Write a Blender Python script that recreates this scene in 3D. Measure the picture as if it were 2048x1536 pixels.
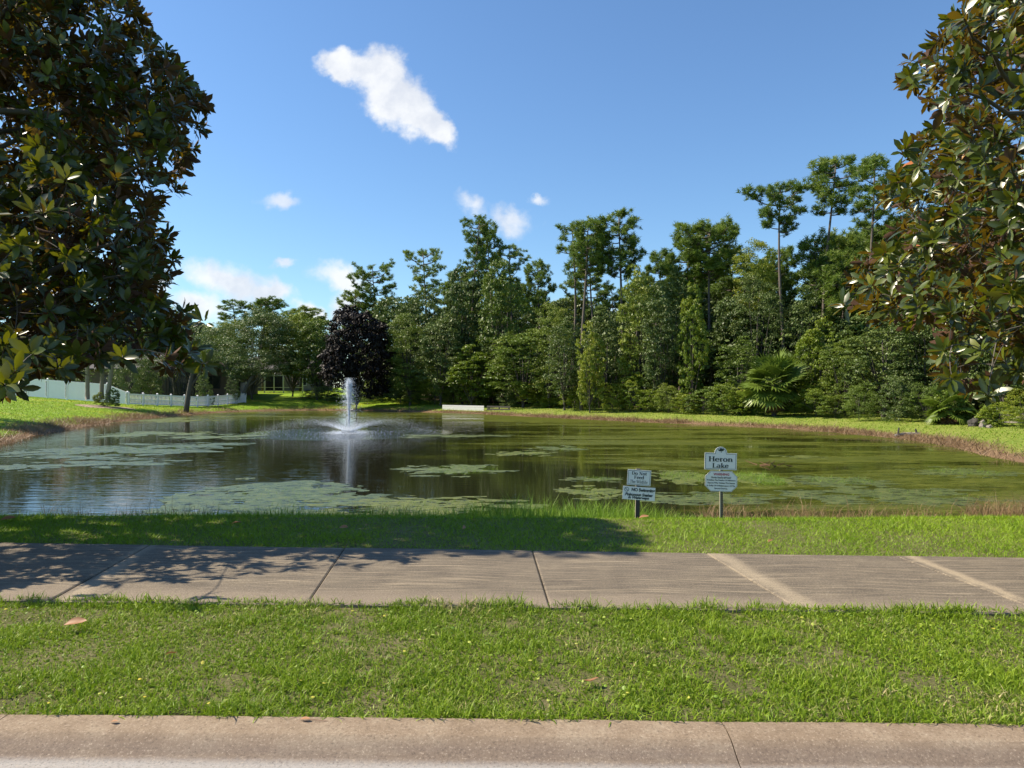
import bpy, math, random
import numpy as np
from mathutils import Vector, Matrix, Quaternion
R = math.radians
PI = math.pi
rng = np.random.default_rng(7)
random.seed(7)
for o in list(bpy.data.objects):
    bpy.data.objects.remove(o)
SC = bpy.context.scene
COL = SC.collection

# ------------------------------------------------------------------ camera
EYE = 1.6            # eye height above the pavement, metres
F = 1420.0           # focal length in photo pixels (2048 wide)
HY = 775.0           # row of the horizon
cam = bpy.data.objects.new('camera', bpy.data.cameras.new('camera'))
COL.objects.link(cam)
cam.location = (0, 0, EYE)
cam.rotation_euler = (R(90) + math.atan((HY - 768) / F), 0, 0)
cam.data.sensor_width = 36
cam.data.lens = 36 * F / 2048
cam.data.clip_start = 0.05
cam.data.clip_end = 3000
SC.camera = cam
SC.render.resolution_x = 1024
SC.render.resolution_y = 768
SC.view_settings.view_transform = 'Standard'
SC.view_settings.look = 'None'
SC.view_settings.gamma = 1
SC.view_settings.use_curve_mapping = False
SC.view_settings.exposure = 0.85
SC.cycles.max_bounces = 8
SC.cycles.diffuse_bounces = 3
SC.cycles.glossy_bounces = 3
SC.cycles.transmission_bounces = 4
SC.cycles.transparent_max_bounces = 4
SC.cycles.caustics_reflective = False
SC.cycles.caustics_refractive = False
SC.cycles.sample_clamp_indirect = 6

def W(px, py, Y):
    """world point at depth Y on the line of sight of a photo pixel"""
    return Vector(((px - 1024) / F * Y, Y, EYE + (HY - py) / F * Y))
def G(px, py, z=0.0):
    """world point where that line of sight meets the level z"""
    Y = F * (EYE - z) / (py - HY)
    return Vector(((px - 1024) / F * Y, Y, z))

# ------------------------------------------------------------------ sun and sky
SUN_EL = R(47)
SUN_AZ = (-0.991, 0.13)      # towards the sun, from above
sun_vec = Vector((SUN_AZ[0] * math.cos(SUN_EL), SUN_AZ[1] * math.cos(SUN_EL), math.sin(SUN_EL))).normalized()
sl = bpy.data.lights.new('sun', 'SUN')
sl.energy = 5.0
sl.angle = R(0.53)
sl.color = (1.0, 0.88, 0.70)
sun = bpy.data.objects.new('sun', sl)
COL.objects.link(sun)
sun.location = (-20, 3, 30)
sun.rotation_euler = sun_vec.to_track_quat('Z', 'Y').to_euler()

class NT:
    def __init__(s, tree):
        s.t = tree; s.N = tree.nodes; s.L = tree.links
        s.N.clear()
    def n(s, typ, ins=None, **kw):
        x = s.N.new(typ)
        for k, v in kw.items():
            setattr(x, k, v)
        if ins:
            for k, v in ins.items():
                s.put(x, k, v)
        return x
    def put(s, x, k, v):
        sock = x.inputs[k]
        if isinstance(v, bpy.types.NodeSocket):
            s.L.new(v, sock)
        elif isinstance(v, bpy.types.Node):
            s.L.new(v.outputs[0], sock)
        else:
            if sock.type == 'RGBA' and len(v) == 3:
                v = (*v, 1)
            sock.default_value = v
    def m(s, op, a, b=None, c=None, clamp=False):
        x = s.N.new('ShaderNodeMath'); x.operation = op; x.use_clamp = clamp
        for i, v in enumerate((a, b, c)):
            if v is not None:
                s.put(x, i, v)
        return x.outputs[0]
    def vm(s, op, a, b=None, sc=None):
        x = s.N.new('ShaderNodeVectorMath'); x.operation = op
        s.put(x, 0, a)
        if b is not None: s.put(x, 1, b)
        if sc is not None: s.put(x, 3, sc)
        return x.outputs['Value'] if op in ('LENGTH', 'DOT_PRODUCT', 'DISTANCE') else x.outputs[0]
    def mix(s, f, a, b, blend='MIX'):
        x = s.N.new('ShaderNodeMix'); x.data_type = 'RGBA'; x.blend_type = blend
        x.clamp_factor = True
        s.put(x, 0, f); s.put(x, 6, a); s.put(x, 7, b)
        return x.outputs[2]
    def ss(s, v, lo, hi):
        x = s.N.new('ShaderNodeMapRange'); x.interpolation_type = 'SMOOTHSTEP'
        s.put(x, 0, v); s.put(x, 1, lo); s.put(x, 2, hi)
        return x.outputs[0]
    def noise(s, vec, scale, detail=3, rough=0.5, dist=0.0, col=False):
        x = s.n('ShaderNodeTexNoise', {'Scale': scale, 'Detail': detail, 'Roughness': rough, 'Distortion': dist})
        if vec is not None: s.put(x, 'Vector', vec)
        return x.outputs['Color'] if col else x.outputs['Fac']
    def sep(s, v):
        x = s.n('ShaderNodeSeparateXYZ', {0: v})
        return x.outputs[0], x.outputs[1], x.outputs[2]
    def comb(s, x, y, z=0.0):
        return s.n('ShaderNodeCombineXYZ', {0: x, 1: y, 2: z}).outputs[0]
    def ramp(s, f, stops):
        x = s.N.new('ShaderNodeValToRGB')
        e = x.color_ramp.elements
        while len(e) < len(stops): e.new(0.5)
        for i, (p, c) in enumerate(stops):
            e[i].position = p; e[i].color = (*c, 1)
        s.put(x, 0, f)
        return x.outputs[0]

world = bpy.data.worlds.new('World')
SC.world = world
world.use_nodes = True
w = NT(world.node_tree)
sky = w.n('ShaderNodeTexSky', sky_type='NISHITA')
sky.sun_disc = False
sky.sun_elevation = SUN_EL
sky.sun_rotation = math.atan2(SUN_AZ[0], SUN_AZ[1])
sky.air_density = 1.0
sky.dust_density = 0.25
sky.ozone_density = 2.0
sky.altitude = 0
tc = w.n('ShaderNodeTexCoord')
dx, dy, dz = w.sep(tc.outputs['Generated'])
dys = w.m('MAXIMUM', dy, 0.02)
cu = w.m('DIVIDE', dx, dys)
cv = w.m('DIVIDE', dz, dys)
front = w.ss(dy, 0.1, 0.3)
uv = w.comb(cu, cv, 0.0)
nz1 = w.noise(uv, 9.0, 8, 0.62)
nz2 = w.noise(w.vm('ADD', uv, (3.1, 1.7, 0.4)), 26.0, 6, 0.6)
warp = w.vm('SCALE', w.vm('SUBTRACT', w.noise(uv, 14.0, 5, 0.6, col=True), (0.5, 0.5, 0.5)), sc=0.06)
uvw = w.vm('ADD', uv, warp)
def cloud(px, py, rx, ry, ang, edge=0.5):
    """one cloud puff: centre, half sizes in photo px, slope"""
    c = w.vm('SUBTRACT', uvw, ((px - 1024) / F, (HY - py) / F, 0))
    x, y, _ = w.sep(c)
    ca, sa = math.cos(R(ang)), math.sin(R(ang))
    xr = w.m('ADD', w.m('MULTIPLY', x, ca * F / rx), w.m('MULTIPLY', y, sa * F / rx))
    yr = w.m('ADD', w.m('MULTIPLY', x, -sa * F / ry), w.m('MULTIPLY', y, ca * F / ry))
    r = w.m('SQRT', w.m('ADD', w.m('MULTIPLY', xr, xr), w.m('MULTIPLY', yr, yr)))
    return w.m('SUBTRACT', 1.0, r)
def union(vals):
    v = vals[0]
    for k in vals[1:]:
        v = w.m('SMOOTH_MAX', v, k, 0.25)
    return v
main = union([cloud(700, 138, 82, 40, -12), cloud(768, 152, 80, 66, -25), cloud(802, 205, 102, 66, -40), cloud(868, 246, 62, 40, -40)])
nbig = w.m('ADD', w.m('MULTIPLY', w.m('SUBTRACT', nz1, 0.5), 1.3), w.m('MULTIPLY', w.m('SUBTRACT', nz2, 0.5), 0.7))
mmask = w.m('MULTIPLY', w.ss(w.m('ADD', main, nbig), 0.0, 0.50), 0.95)
wisps = union([cloud(565, 390, 62, 20, 4), cloud(945, 405, 50, 30, -35), cloud(1020, 440, 62, 32, -20), cloud(1072, 408, 24, 14, 0),
               cloud(567, 522, 34, 12, 0)])
wmask = w.m('MULTIPLY', w.ss(w.m('ADD', wisps, w.m('MULTIPLY', nbig, 1.35)), 0.0, 0.85), 0.75)
low = union([cloud(440, 560, 130, 42, -12), cloud(545, 580, 62, 28, -14), cloud(395, 610, 60, 34, 0), cloud(690, 555, 66, 34, -16),
             cloud(690, 615, 50, 42, 20), cloud(620, 625, 60, 20, -20), cloud(250, 560, 120, 50, 0), cloud(30, 375, 62, 34, 0),
             cloud(90, 590, 90, 40, 0), cloud(-150, 480, 160, 60, 0), cloud(1450, 690, 120, 40, 0), cloud(2500, 560, 200, 60, 0),
             cloud(1150, 640, 160, 40, 0), cloud(-420, 600, 240, 50, 0)])
lmask = w.m('MULTIPLY', w.ss(w.m('ADD', low, nbig), -0.10, 0.7), 0.9)
cm = w.m('MULTIPLY', w.m('MAXIMUM', w.m('MAXIMUM', mmask, wmask), lmask), front)
# the rest of the sky, behind the viewer, carries the same kind of small clouds
back = w.noise(w.vm('MULTIPLY', tc.outputs['Generated'], (1, 1, 2.6)), 3.2, 8, 0.6)
bm = w.m('MULTIPLY', w.m('MULTIPLY', w.ss(back, 0.6, 0.72), w.m('SUBTRACT', 1.0, front)), 0.8)
cmask = w.m('MAXIMUM', cm, bm)
shade = w.noise(uv, 11.0, 6, 0.6)
ccol = w.ramp(w.ss(w.m('ADD', w.m('MULTIPLY', shade, 0.9), w.m('MULTIPLY', nz2, 0.1)), 0.36, 0.6), [(0, (5.3, 5.6, 6.2)), (1, (7.0, 7.1, 7.2))])
hzf = w.ss(dz, 0.42, 0.0)
skyc = w.mix(1.0, sky.outputs[0], w.mix(hzf, (0.88, 1.10, 1.27), (0.86, 1.06, 1.16)), 'MULTIPLY')
final = w.mix(cmask, skyc, ccol)
bg = w.n('ShaderNodeBackground', {'Color': final, 'Strength': 0.081})
w.n('ShaderNodeOutputWorld', {'Surface': bg})
world.cycles.sampling_method = 'MANUAL'
world.cycles.sample_map_resolution = 1024

# ------------------------------------------------------------------ mesh helpers
def mk(name, V, Fs, mats=None, parent=None, attr=None, smooth=False, midx=None, hide=False):
    """mesh object from a vertex array and one or several face arrays (n,3)/(n,4)"""
    me = mesh(name, V, Fs, attr, smooth, midx)
    if mats is not None:
        for m_ in (mats if isinstance(mats, (list, tuple)) else [mats]):
            me.materials.append(m_)
    o = bpy.data.objects.new(name, me)
    COL.objects.link(o)
    if parent is not None: o.parent = parent
    return o
def mesh(name, V, Fs, attr=None, smooth=False, midx=None):
    V = np.asarray(V, dtype=np.float32).reshape(-1, 3)
    if not isinstance(Fs, list): Fs = [Fs]
    Fs = [np.asarray(f, dtype=np.int32) for f in Fs if len(f)]
    me = bpy.data.meshes.new(name)
    me.vertices.add(len(V)); me.vertices.foreach_set('co', V.ravel())
    nl = sum(f.size for f in Fs); npoly = sum(len(f) for f in Fs)
    me.loops.add(nl); me.polygons.add(npoly)
    me.loops.foreach_set('vertex_index', np.concatenate([f.ravel() for f in Fs]))
    tot = np.concatenate([np.full(len(f), f.shape[1], np.int32) for f in Fs])
    st = np.concatenate([[0], np.cumsum(tot)[:-1]]).astype(np.int32)
    me.polygons.foreach_set('loop_start', st)
    if midx is not None:
        me.polygons.foreach_set('material_index', np.asarray(midx, np.int32))
    me.polygons.foreach_set('use_smooth', np.full(npoly, smooth, dtype=bool))
    if attr is not None:
        a = me.attributes.new('tone', 'FLOAT', 'FACE')
        a.data.foreach_set('value', np.asarray(attr, np.float32))
    me.update(calc_edges=True)
    return me
class Acc:
    """collects boxes, tubes and loose faces into one mesh"""
    def __init__(s): s.V = []; s.Q = []; s.T = []; s.n = 0
    def add(s, V, Q=None, T=None):
        V = np.asarray(V, float).reshape(-1, 3)
        if Q is not None and len(Q): s.Q.append(np.asarray(Q, int) + s.n)
        if T is not None and len(T): s.T.append(np.asarray(T, int) + s.n)
        s.V.append(V); s.n += len(V)
    def box(s, lo, hi, M=None):
        x0, y0, z0 = lo; x1, y1, z1 = hi
        V = np.array([(x0, y0, z0), (x1, y0, z0), (x1, y1, z0), (x0, y1, z0), (x0, y0, z1), (x1, y0, z1), (x1, y1, z1), (x0, y1, z1)], float)
        if M is not None: V = V @ np.array(M.to_3x3()).T + np.array(M.translation)
        s.add(V, [(0, 3, 2, 1), (4, 5, 6, 7), (0, 1, 5, 4), (1, 2, 6, 5), (2, 3, 7, 6), (3, 0, 4, 7)])
    def tube(s, pts, rad, k=6, cap=True):
        pts = np.asarray(pts, float); n = len(pts)
        rad = np.broadcast_to(np.asarray(rad, float), (n,))
        d = np.gradient(pts, axis=0); d /= np.linalg.norm(d, axis=1)[:, None] + 1e-9
        up = np.array([0, 0, 1.0]) if abs(d[0][2]) < 0.9 else np.array([1.0, 0, 0])
        V = []
        for i in range(n):
            a = np.cross(d[i], up); a /= np.linalg.norm(a) + 1e-9
            b = np.cross(d[i], a); up = -np.cross(d[i], a) if False else up
            t = np.arange(k) * 2 * PI / k
            V.append(pts[i] + rad[i] * (np.cos(t)[:, None] * a + np.sin(t)[:, None] * b))
        V = np.concatenate(V)
        i = np.arange(n - 1)[:, None] * k; j = np.arange(k)[None, :]; j2 = (j + 1) % k
        Q = np.stack([i + j, i + j2, i + k + j2, i + k + j], -1).reshape(-1, 4)
        T = None
        if cap:
            T = [(0, q + 1, q) for q in range(1, k - 1)] + [((n - 1) * k, (n - 1) * k + q, (n - 1) * k + q + 1) for q in range(1, k - 1)]
        s.add(V, Q, T)
    def build(s, name, mat, parent=None, smooth=False):
        Fs = []
        if s.Q: Fs.append(np.concatenate(s.Q))
        if s.T: Fs.append(np.concatenate(s.T))
        return mk(name, np.concatenate(s.V), Fs, mat, parent, smooth=smooth)
def stamp(tv, tf, M, T):
    """copies of a template under many 3x3 matrices and offsets"""
    tv = np.asarray(tv, float); tf = np.asarray(tf, int)
    V = np.einsum('nij,vj->nvi', M, tv) + T[:, None, :]
    Fa = tf[None] + (np.arange(len(M)) * len(tv))[:, None, None]
    return V.reshape(-1, 3), Fa.reshape(-1, tf.shape[1])
def unit(v):
    return v / (np.linalg.norm(v, axis=-1, keepdims=True) + 1e-9)
def frames(d, r, roll=None):
    """rotation matrices whose first column is the unit direction d"""
    d = unit(d)
    up = np.tile([0, 0, 1.0], (len(d), 1)); up[np.abs(d[:, 2]) > 0.95] = (1, 0, 0)
    y = unit(np.cross(up, d)); z = np.cross(d, y)
    if roll is not None:
        c, s_ = np.cos(roll)[:, None], np.sin(roll)[:, None]
        y, z = c * y + s_ * z, c * z - s_ * y
    return np.stack([d, y, z], -1)
def rand_dirs(n, r=rng):
    return unit(r.normal(size=(n, 3)))
def tag(o, label=None, cat=None, group=None, kind=None):
    if label: o['label'] = label
    if cat: o['category'] = cat
    if group: o['group'] = group
    if kind: o['kind'] = kind
    return o
def empty(name, loc=(0, 0, 0), rz=0):
    o = bpy.data.objects.new(name, None); COL.objects.link(o)
    o.empty_display_size = 0.3
    o.location = loc; o.rotation_euler = (0, 0, rz)
    return o
def copy_tree(o, parent=None):
    c = o.copy(); COL.objects.link(c); c.parent = parent
    for ch in o.children: copy_tree(ch, c)
    return c
def sm(x): x = np.clip(x, 0, 1); return x * x * (3 - 2 * x)

# ------------------------------------------------------------------ materials
def material(name):
    m_ = bpy.data.materials.new(name); m_.use_nodes = True
    return m_, NT(m_.node_tree)
def simple(name, col, rough=0.6, bump=0.0, bscale=20, var=0.25, vscale=3, metal=0.0, spec=0.5):
    m_, t = material(name)
    g = t.n('ShaderNodeTexCoord').outputs['Object']
    n1 = t.noise(g, vscale, 5, 0.6)
    n2 = t.noise(g, bscale, 4, 0.6)
    c = t.mix(n1, [x * (1 - var) for x in col], [min(1, x * (1 + var)) for x in col])
    c = t.mix(t.m('MULTIPLY', n2, var), c, [x * 0.6 for x in col])
    p = t.n('ShaderNodeBsdfPrincipled', {'Base Color': c, 'Roughness': rough, 'Metallic': metal, 'Specular IOR Level': spec})
    if bump:
        t.put(p, 'Normal', t.n('ShaderNodeBump', {'Height': n2, 'Strength': 0.6, 'Distance': bump}))
    t.n('ShaderNodeOutputMaterial', {'Surface': p})
    return m_
def leafy(name, stops, trans=(0.12, 0.2, 0.02), tfac=0.3, rough=0.5, spec=0.4, wscale=0.35, wamp=0.45, under=None, otone=0.35):
    """leaves: a ramp over a per-leaf tone, patches and a per-plant shift; light passes through"""
    m_, t = material(name)
    tone = t.n('ShaderNodeAttribute', attribute_name='tone').outputs['Fac']
    oi = t.n('ShaderNodeObjectInfo')
    geo = t.n('ShaderNodeNewGeometry')
    nz = t.noise(geo.outputs['Position'], wscale, 2, 0.5)
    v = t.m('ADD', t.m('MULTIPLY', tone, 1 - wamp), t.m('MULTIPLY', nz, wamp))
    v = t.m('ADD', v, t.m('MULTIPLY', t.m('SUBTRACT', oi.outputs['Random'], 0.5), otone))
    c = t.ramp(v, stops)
    tc_ = t.mix(0.5, c, trans)
    if under is not None:
        bf = geo.outputs['Backfacing']
        un = t.mix(t.m('FRACT', t.m('MULTIPLY', v, 7.3)), under, [x * 1.6 for x in under])
        c = t.mix(bf, c, un)
        tc_ = t.mix(bf, tc_, (0.30, 0.20, 0.010))      # light filtered by the rusty felt of the underside
        rg = t.m('ADD', rough, t.m('MULTIPLY', bf, 0.85 - rough))
    else:
        rg = rough
    p = t.n('ShaderNodeBsdfPrincipled', {'Base Color': c, 'Roughness': rg, 'Specular IOR Level': spec})
    tr = t.n('ShaderNodeBsdfTranslucent', {'Color': tc_})
    mx = t.n('ShaderNodeMixShader', {0: tfac, 1: p, 2: tr})
    t.n('ShaderNodeOutputMaterial', {'Surface': mx})
    return m_
M = {}
M['bark'] = simple('pine_bark', (0.125, 0.102, 0.085), 0.9, 0.01, 14, 0.4, 2)
M['bark_mag'] = simple('magnolia_bark', (0.10, 0.088, 0.072), 0.9, 0.004, 30, 0.35, 5)
M['bark_grey'] = simple('grey_bark', (0.2, 0.18, 0.15), 0.9, 0.008, 18, 0.35, 3)
M['bark_dark'] = simple('dark_bark', (0.07, 0.06, 0.05), 0.9, 0.008, 18, 0.35, 3)
M['palm_bark'] = simple('palm_bark', (0.24, 0.21, 0.17), 0.9, 0.015, 9, 0.35, 5)
M['needles'] = leafy('pine_needles', [(0.12, (0.054, 0.104, 0.016)), (0.5, (0.127, 0.199, 0.029)), (0.8, (0.223, 0.279, 0.041)), (1, (0.327, 0.318, 0.054))], (0.18, 0.27, 0.03), 0.32, 0.5)
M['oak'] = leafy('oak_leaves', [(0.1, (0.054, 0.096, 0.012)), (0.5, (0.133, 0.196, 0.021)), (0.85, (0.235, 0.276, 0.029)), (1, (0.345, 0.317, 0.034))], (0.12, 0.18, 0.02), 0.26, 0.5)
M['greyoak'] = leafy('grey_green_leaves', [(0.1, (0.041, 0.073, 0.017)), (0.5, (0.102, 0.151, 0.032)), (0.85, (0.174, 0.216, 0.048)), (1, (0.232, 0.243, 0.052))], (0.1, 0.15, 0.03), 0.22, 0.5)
M['bright'] = leafy('bright_leaves', [(0.1, (0.076, 0.135, 0.012)), (0.5, (0.179, 0.246, 0.021)), (0.85, (0.304, 0.320, 0.028)), (1, (0.414, 0.332, 0.037))], (0.2, 0.27, 0.02), 0.32, 0.45)
M['backlit'] = leafy('backlit_maroon_leaves', [(0.1, (0.005, 0.005, 0.004)), (0.6, (0.013, 0.009, 0.008)), (1, (0.029, 0.019, 0.016))], (0.03, 0.012, 0.008), 0.05, 0.6, 0.3)  # magnolia seen against the light: its shade is put into the leaf colour
M['palm_leaf'] = leafy('palm_fronds', [(0.1, (0.095, 0.146, 0.022)), (0.5, (0.189, 0.260, 0.035)), (1, (0.378, 0.390, 0.050))], (0.16, 0.24, 0.03), 0.28, 0.4)
M['dead'] = leafy('dead_fronds', [(0.0, (0.12, 0.07, 0.04)), (1, (0.3, 0.2, 0.12))], (0.2, 0.12, 0.06), 0.15, 0.8, 0.1)
M['magL'] = leafy('magnolia_leaves', [(0.1, (0.023, 0.039, 0.004)), (0.5, (0.052, 0.077, 0.006)), (0.82, (0.108, 0.133, 0.008)), (0.93, (0.233, 0.205, 0.014)), (1, (0.406, 0.133, 0.032))],
                  (0.48, 0.50, 0.012), 0.18, 0.34, 0.6, 0.8, 0.1, under=(0.055, 0.021, 0.009), otone=0.9)
M['rustleaf'] = leafy('dry_magnolia_leaves', [(0, (0.25, 0.11, 0.05)), (1, (0.42, 0.22, 0.11))], (0.35, 0.15, 0.05), 0.15, 0.55, 0.3)

def grass_mat(name, stops, straw, amount, trans=(0.2, 0.33, 0.01), tfac=0.3, pscale=1.3):
    m_, t = material(name)
    tone = t.n('ShaderNodeAttribute', attribute_name='tone').outputs['Fac']
    pos = t.n('ShaderNodeNewGeometry').outputs['Position']
    n1 = t.noise(pos, pscale, 4, 0.6)
    n2 = t.noise(t.vm('ADD', pos, (9, 4, 0)), pscale * 0.4, 3, 0.6)
    v = t.m('ADD', t.m('MULTIPLY', tone, 0.6), t.m('MULTIPLY', n2, 0.4))
    c = t.ramp(v, stops)
    dry = t.ss(t.m('ADD', t.m('MULTIPLY', n1, 1.0), t.m('MULTIPLY', tone, 0.35)), amount, amount + 0.12)
    c = t.mix(dry, c, t.mix(tone, straw, [x * 1.5 for x in straw]))
    p = t.n('ShaderNodeBsdfPrincipled', {'Base Color': c, 'Roughness': 0.5, 'Specular IOR Level': 0.3})
    tr = t.n('ShaderNodeBsdfTranslucent', {'Color': t.mix(dry, t.mix(0.45, c, trans), straw)})
    t.n('ShaderNodeOutputMaterial', {'Surface': t.n('ShaderNodeMixShader', {0: tfac, 1: p, 2: tr})})
    return m_
GR = [(0.1, (0.075, 0.14, 0.010)), (0.5, (0.19, 0.29, 0.017)), (0.8, (0.30, 0.39, 0.03)), (1, (0.45, 0.48, 0.09))]
M['verge'] = grass_mat('verge_grass', GR, (0.34, 0.29, 0.14), 0.80)
M['lawn'] = grass_mat('bank_grass', [(0.1, (0.10, 0.20, 0.008)), (0.5, (0.21, 0.34, 0.012)), (1, (0.36, 0.46, 0.03))], (0.25, 0.22, 0.08), 0.92)
M['reed'] = grass_mat('tall_shore_grass', [(0.1, (0.10, 0.2, 0.02)), (0.5, (0.18, 0.31, 0.03)), (1, (0.32, 0.42, 0.07))], (0.34, 0.28, 0.13), 0.86)
M['dry'] = grass_mat('dry_shore_grass', [(0.1, (0.15, 0.095, 0.05)), (0.5, (0.26, 0.17, 0.09)), (1, (0.38, 0.27, 0.15))], (0.2, 0.22, 0.05), 0.95, (0.3, 0.2, 0.1), 0.2)
M['clover'] = leafy('clover_leaves', [(0, (0.12, 0.22, 0.02)), (0.6, (0.22, 0.33, 0.03)), (0.85, (0.45, 0.5, 0.1)), (1, (0.6, 0.5, 0.05))], (0.25, 0.35, 0.02), 0.25, 0.45, 0.4, 1, 0.0, otone=0)
# ================================================================== the lake and the ground
WZ = -0.9
def LW(px, py):
    p = G(px, py, WZ); return (p.x, p.y)
shore = [LW(2048, 925), LW(1900, 893), LW(1800, 878), LW(1700, 868), LW(1560, 857), LW(1430, 851), LW(1300, 845), LW(1150, 838), LW(1000, 830.5),
         LW(940, 827.5), LW(860, 825), LW(780, 823), LW(700, 821.5), LW(600, 821), LW(500, 823), LW(420, 827), LW(340, 833), LW(280, 840), LW(200, 849), LW(110, 864), LW(40, 879), LW(0, 889),
         (-26, 27), (-28, 21), (-25, 15), (-17, 12.4), (-9, 12.0), (-3, 12.1), (3, 11.9), (9, 12.1), (14, 12.2), (19, 14), (20.5, 18)]
shore = np.array(shore)
def catmull(P, k=5):
    n = len(P); out = []
    for i in range(n):
        p0, p1, p2, p3 = P[i - 1], P[i], P[(i + 1) % n], P[(i + 2) % n]
        for j in range(k):
            t = j / k
            out.append(0.5 * ((2 * p1) + (-p0 + p2) * t + (2 * p0 - 5 * p1 + 4 * p2 - p3) * t * t + (-p0 + 3 * p1 - 3 * p2 + p3) * t ** 3))
    return np.array(out)
SH = catmull(shore, 4)
def lake_dist(x, y):
    """metres outside the shoreline (negative on the water)"""
    x = np.asarray(x, float); y = np.asarray(y, float)
    shp = x.shape; x = x.ravel(); y = y.ravel()
    best = np.full(len(x), 1e9); inside = np.zeros(len(x), bool)
    A = SH; B = np.roll(SH, -1, 0)
    for (ax, ay), (bx, by) in zip(A, B):
        ex, ey = bx - ax, by - ay
        t = np.clip(((x - ax) * ex + (y - ay) * ey) / (ex * ex + ey * ey + 1e-9), 0, 1)
        best = np.minimum(best, (x - ax - t * ex) ** 2 + (y - ay - t * ey) ** 2)
        c = ((ay > y) != (by > y)) & (x < (bx - ax) * (y - ay) / (by - ay + 1e-12) + ax)
        inside ^= c
    d = np.sqrt(best); d[inside] *= -1
    return d.reshape(shp)
def hnoise(x, y):
    return 0.5 * np.sin(x * 1.3 + 2 * np.sin(y * 0.7)) * np.sin(y * 1.1 + 1.3 * np.sin(x * 0.5)) + 0.5 * np.sin(x * 0.37 + 1.1) * np.sin(y * 0.29 + 2)
def hz(x, y, d=None):
    x = np.asarray(x, float); y = np.asarray(y, float)
    if d is None: d = lake_dist(x, y)
    near = np.minimum(0.0, WZ + 0.285 * d) - 0.012 * sm((d - 2.2) / 1.2) * 0
    right = WZ + 0.68 * (1 - np.exp(-np.maximum(d, 0) / 3.6)) + 0.02 * hnoise(x, y)
    left = WZ + 1.05 * (1 - np.exp(-np.maximum(d, 0) / 5.0)) + 0.95 * sm((d - 2) / 27) + 0.03 * hnoise(x, y)
    wl = 1 - sm((x + 16 + 0 * y) / 14)
    far = wl * left + (1 - wl) * right
    far = np.where(d < 0, WZ + 0.3 * np.maximum(d, -4), far)
    near = np.where(d < 0, WZ + 0.3 * np.maximum(d, -4), near)
    wf = sm((y - 13) / 7)
    z = wf * far + (1 - wf) * near
    return z
def H(x, y): return float(hz(np.array([x]), np.array([y]))[0])

def kerb_y(x): return 3.43 - 0.022 * x
def walk_near(x): return 5.165 - 0.041 * x
def walk_far(x): return 6.95 - 0.064 * x
def bank_y(px, off):
    """first depth beyond the lake, along the sight line of column px, that lies off metres from the shore"""
    Y = np.linspace(24, 160, 545); d = lake_dist((px - 1024) / F * Y, Y); w_ = np.where(d < 0)[0]
    k = w_[-1] if len(w_) else 0
    j = np.where(d[k:] >= off)[0]
    return float(Y[k + (j[0] if len(j) else 0)])

# terrain sheet: starts under the kerb, finest near the camera and along the lake
ys = np.concatenate([np.arange(3.2, 14, 0.2), np.arange(14, 100, 0.75), np.geomspace(100.5, 1500, 26)])
xs = np.concatenate([-np.geomspace(1400, 62, 22), np.arange(-60, -20, 1.0), np.arange(-20, 20, 0.4), np.arange(20, 60, 1.0), np.geomspace(60, 1400, 22)])
gx, gy = np.meshgrid(xs, ys)
gy = gy.copy()
gy[0] = kerb_y(gx[0]) - 0.06
gd = lake_dist(gx, gy)
gz = hz(gx, gy, gd)
gz[:12] -= 0.0
nearmask = (gy < 9.2)
gz = np.where(nearmask & (gd > 0), gz - 0.015, gz)
nr, nc = gx.shape
idx = np.arange(nr * nc).reshape(nr, nc)
quads = np.stack([idx[:-1, :-1], idx[:-1, 1:], idx[1:, 1:], idx[1:, :-1]], -1).reshape(-1, 4)
m_, t = material('ground_soil_and_turf')
pos = t.n('ShaderNodeNewGeometry').outputs['Position']
px_, py_, pz_ = t.sep(pos)
fine = t.noise(pos, 34, 5, 0.7)
mid = t.noise(pos, 2.2, 5, 0.65)
big = t.noise(pos, 0.22, 3, 0.6)
turf = t.ramp(t.m('ADD', t.m('MULTIPLY', mid, 0.6), t.m('MULTIPLY', fine, 0.4)), [(0.25, (0.08, 0.16, 0.010)), (0.5, (0.17, 0.28, 0.014)), (0.75, (0.28, 0.36, 0.02))])
turf = t.mix(t.ss(big, 0.5, 0.68), turf, (0.30, 0.33, 0.025))
rturf = t.ramp(t.m('ADD', t.m('MULTIPLY', mid, 0.5), t.m('MULTIPLY', big, 0.5)), [(0.3, (0.12, 0.18, 0.025)), (0.5, (0.19, 0.235, 0.04)), (0.68, (0.26, 0.26, 0.075))])
turf = t.mix(t.ss(px_, -14, 2), turf, rturf)
soil = t.ramp(t.m('ADD', t.m('MULTIPLY', mid, 0.5), t.m('MULTIPLY', fine, 0.5)), [(0.3, (0.07, 0.065, 0.03)), (0.5, (0.13, 0.13, 0.05)), (0.7, (0.24, 0.19, 0.12))])
gcol = t.mix(t.m('MAXIMUM', t.ss(py_, 11, 14), t.m('MULTIPLY', t.ss(t.m('ABSOLUTE', px_), 4.6, 6.0), 0.9)), soil, turf)
brown = t.ramp(fine, [(0.3, (0.10, 0.06, 0.035)), (0.7, (0.25, 0.165, 0.095))])
shorez = t.m('ADD', pz_, t.m('MULTIPLY', t.m('SUBTRACT', mid, 0.5), 0.18))
gcol = t.mix(t.ss(shorez, -0.66, -0.80), gcol, brown)
woodf = t.n('ShaderNodeAttribute', attribute_name='wood').outputs['Fac']
litter = t.ramp(fine, [(0.3, (0.03, 0.024, 0.015)), (0.7, (0.11, 0.075, 0.045))])
gcol = t.mix(woodf, gcol, litter)
p = t.n('ShaderNodeBsdfPrincipled', {'Base Color': gcol, 'Roughness': 0.9, 'Specular IOR Level': 0.15})
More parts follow.
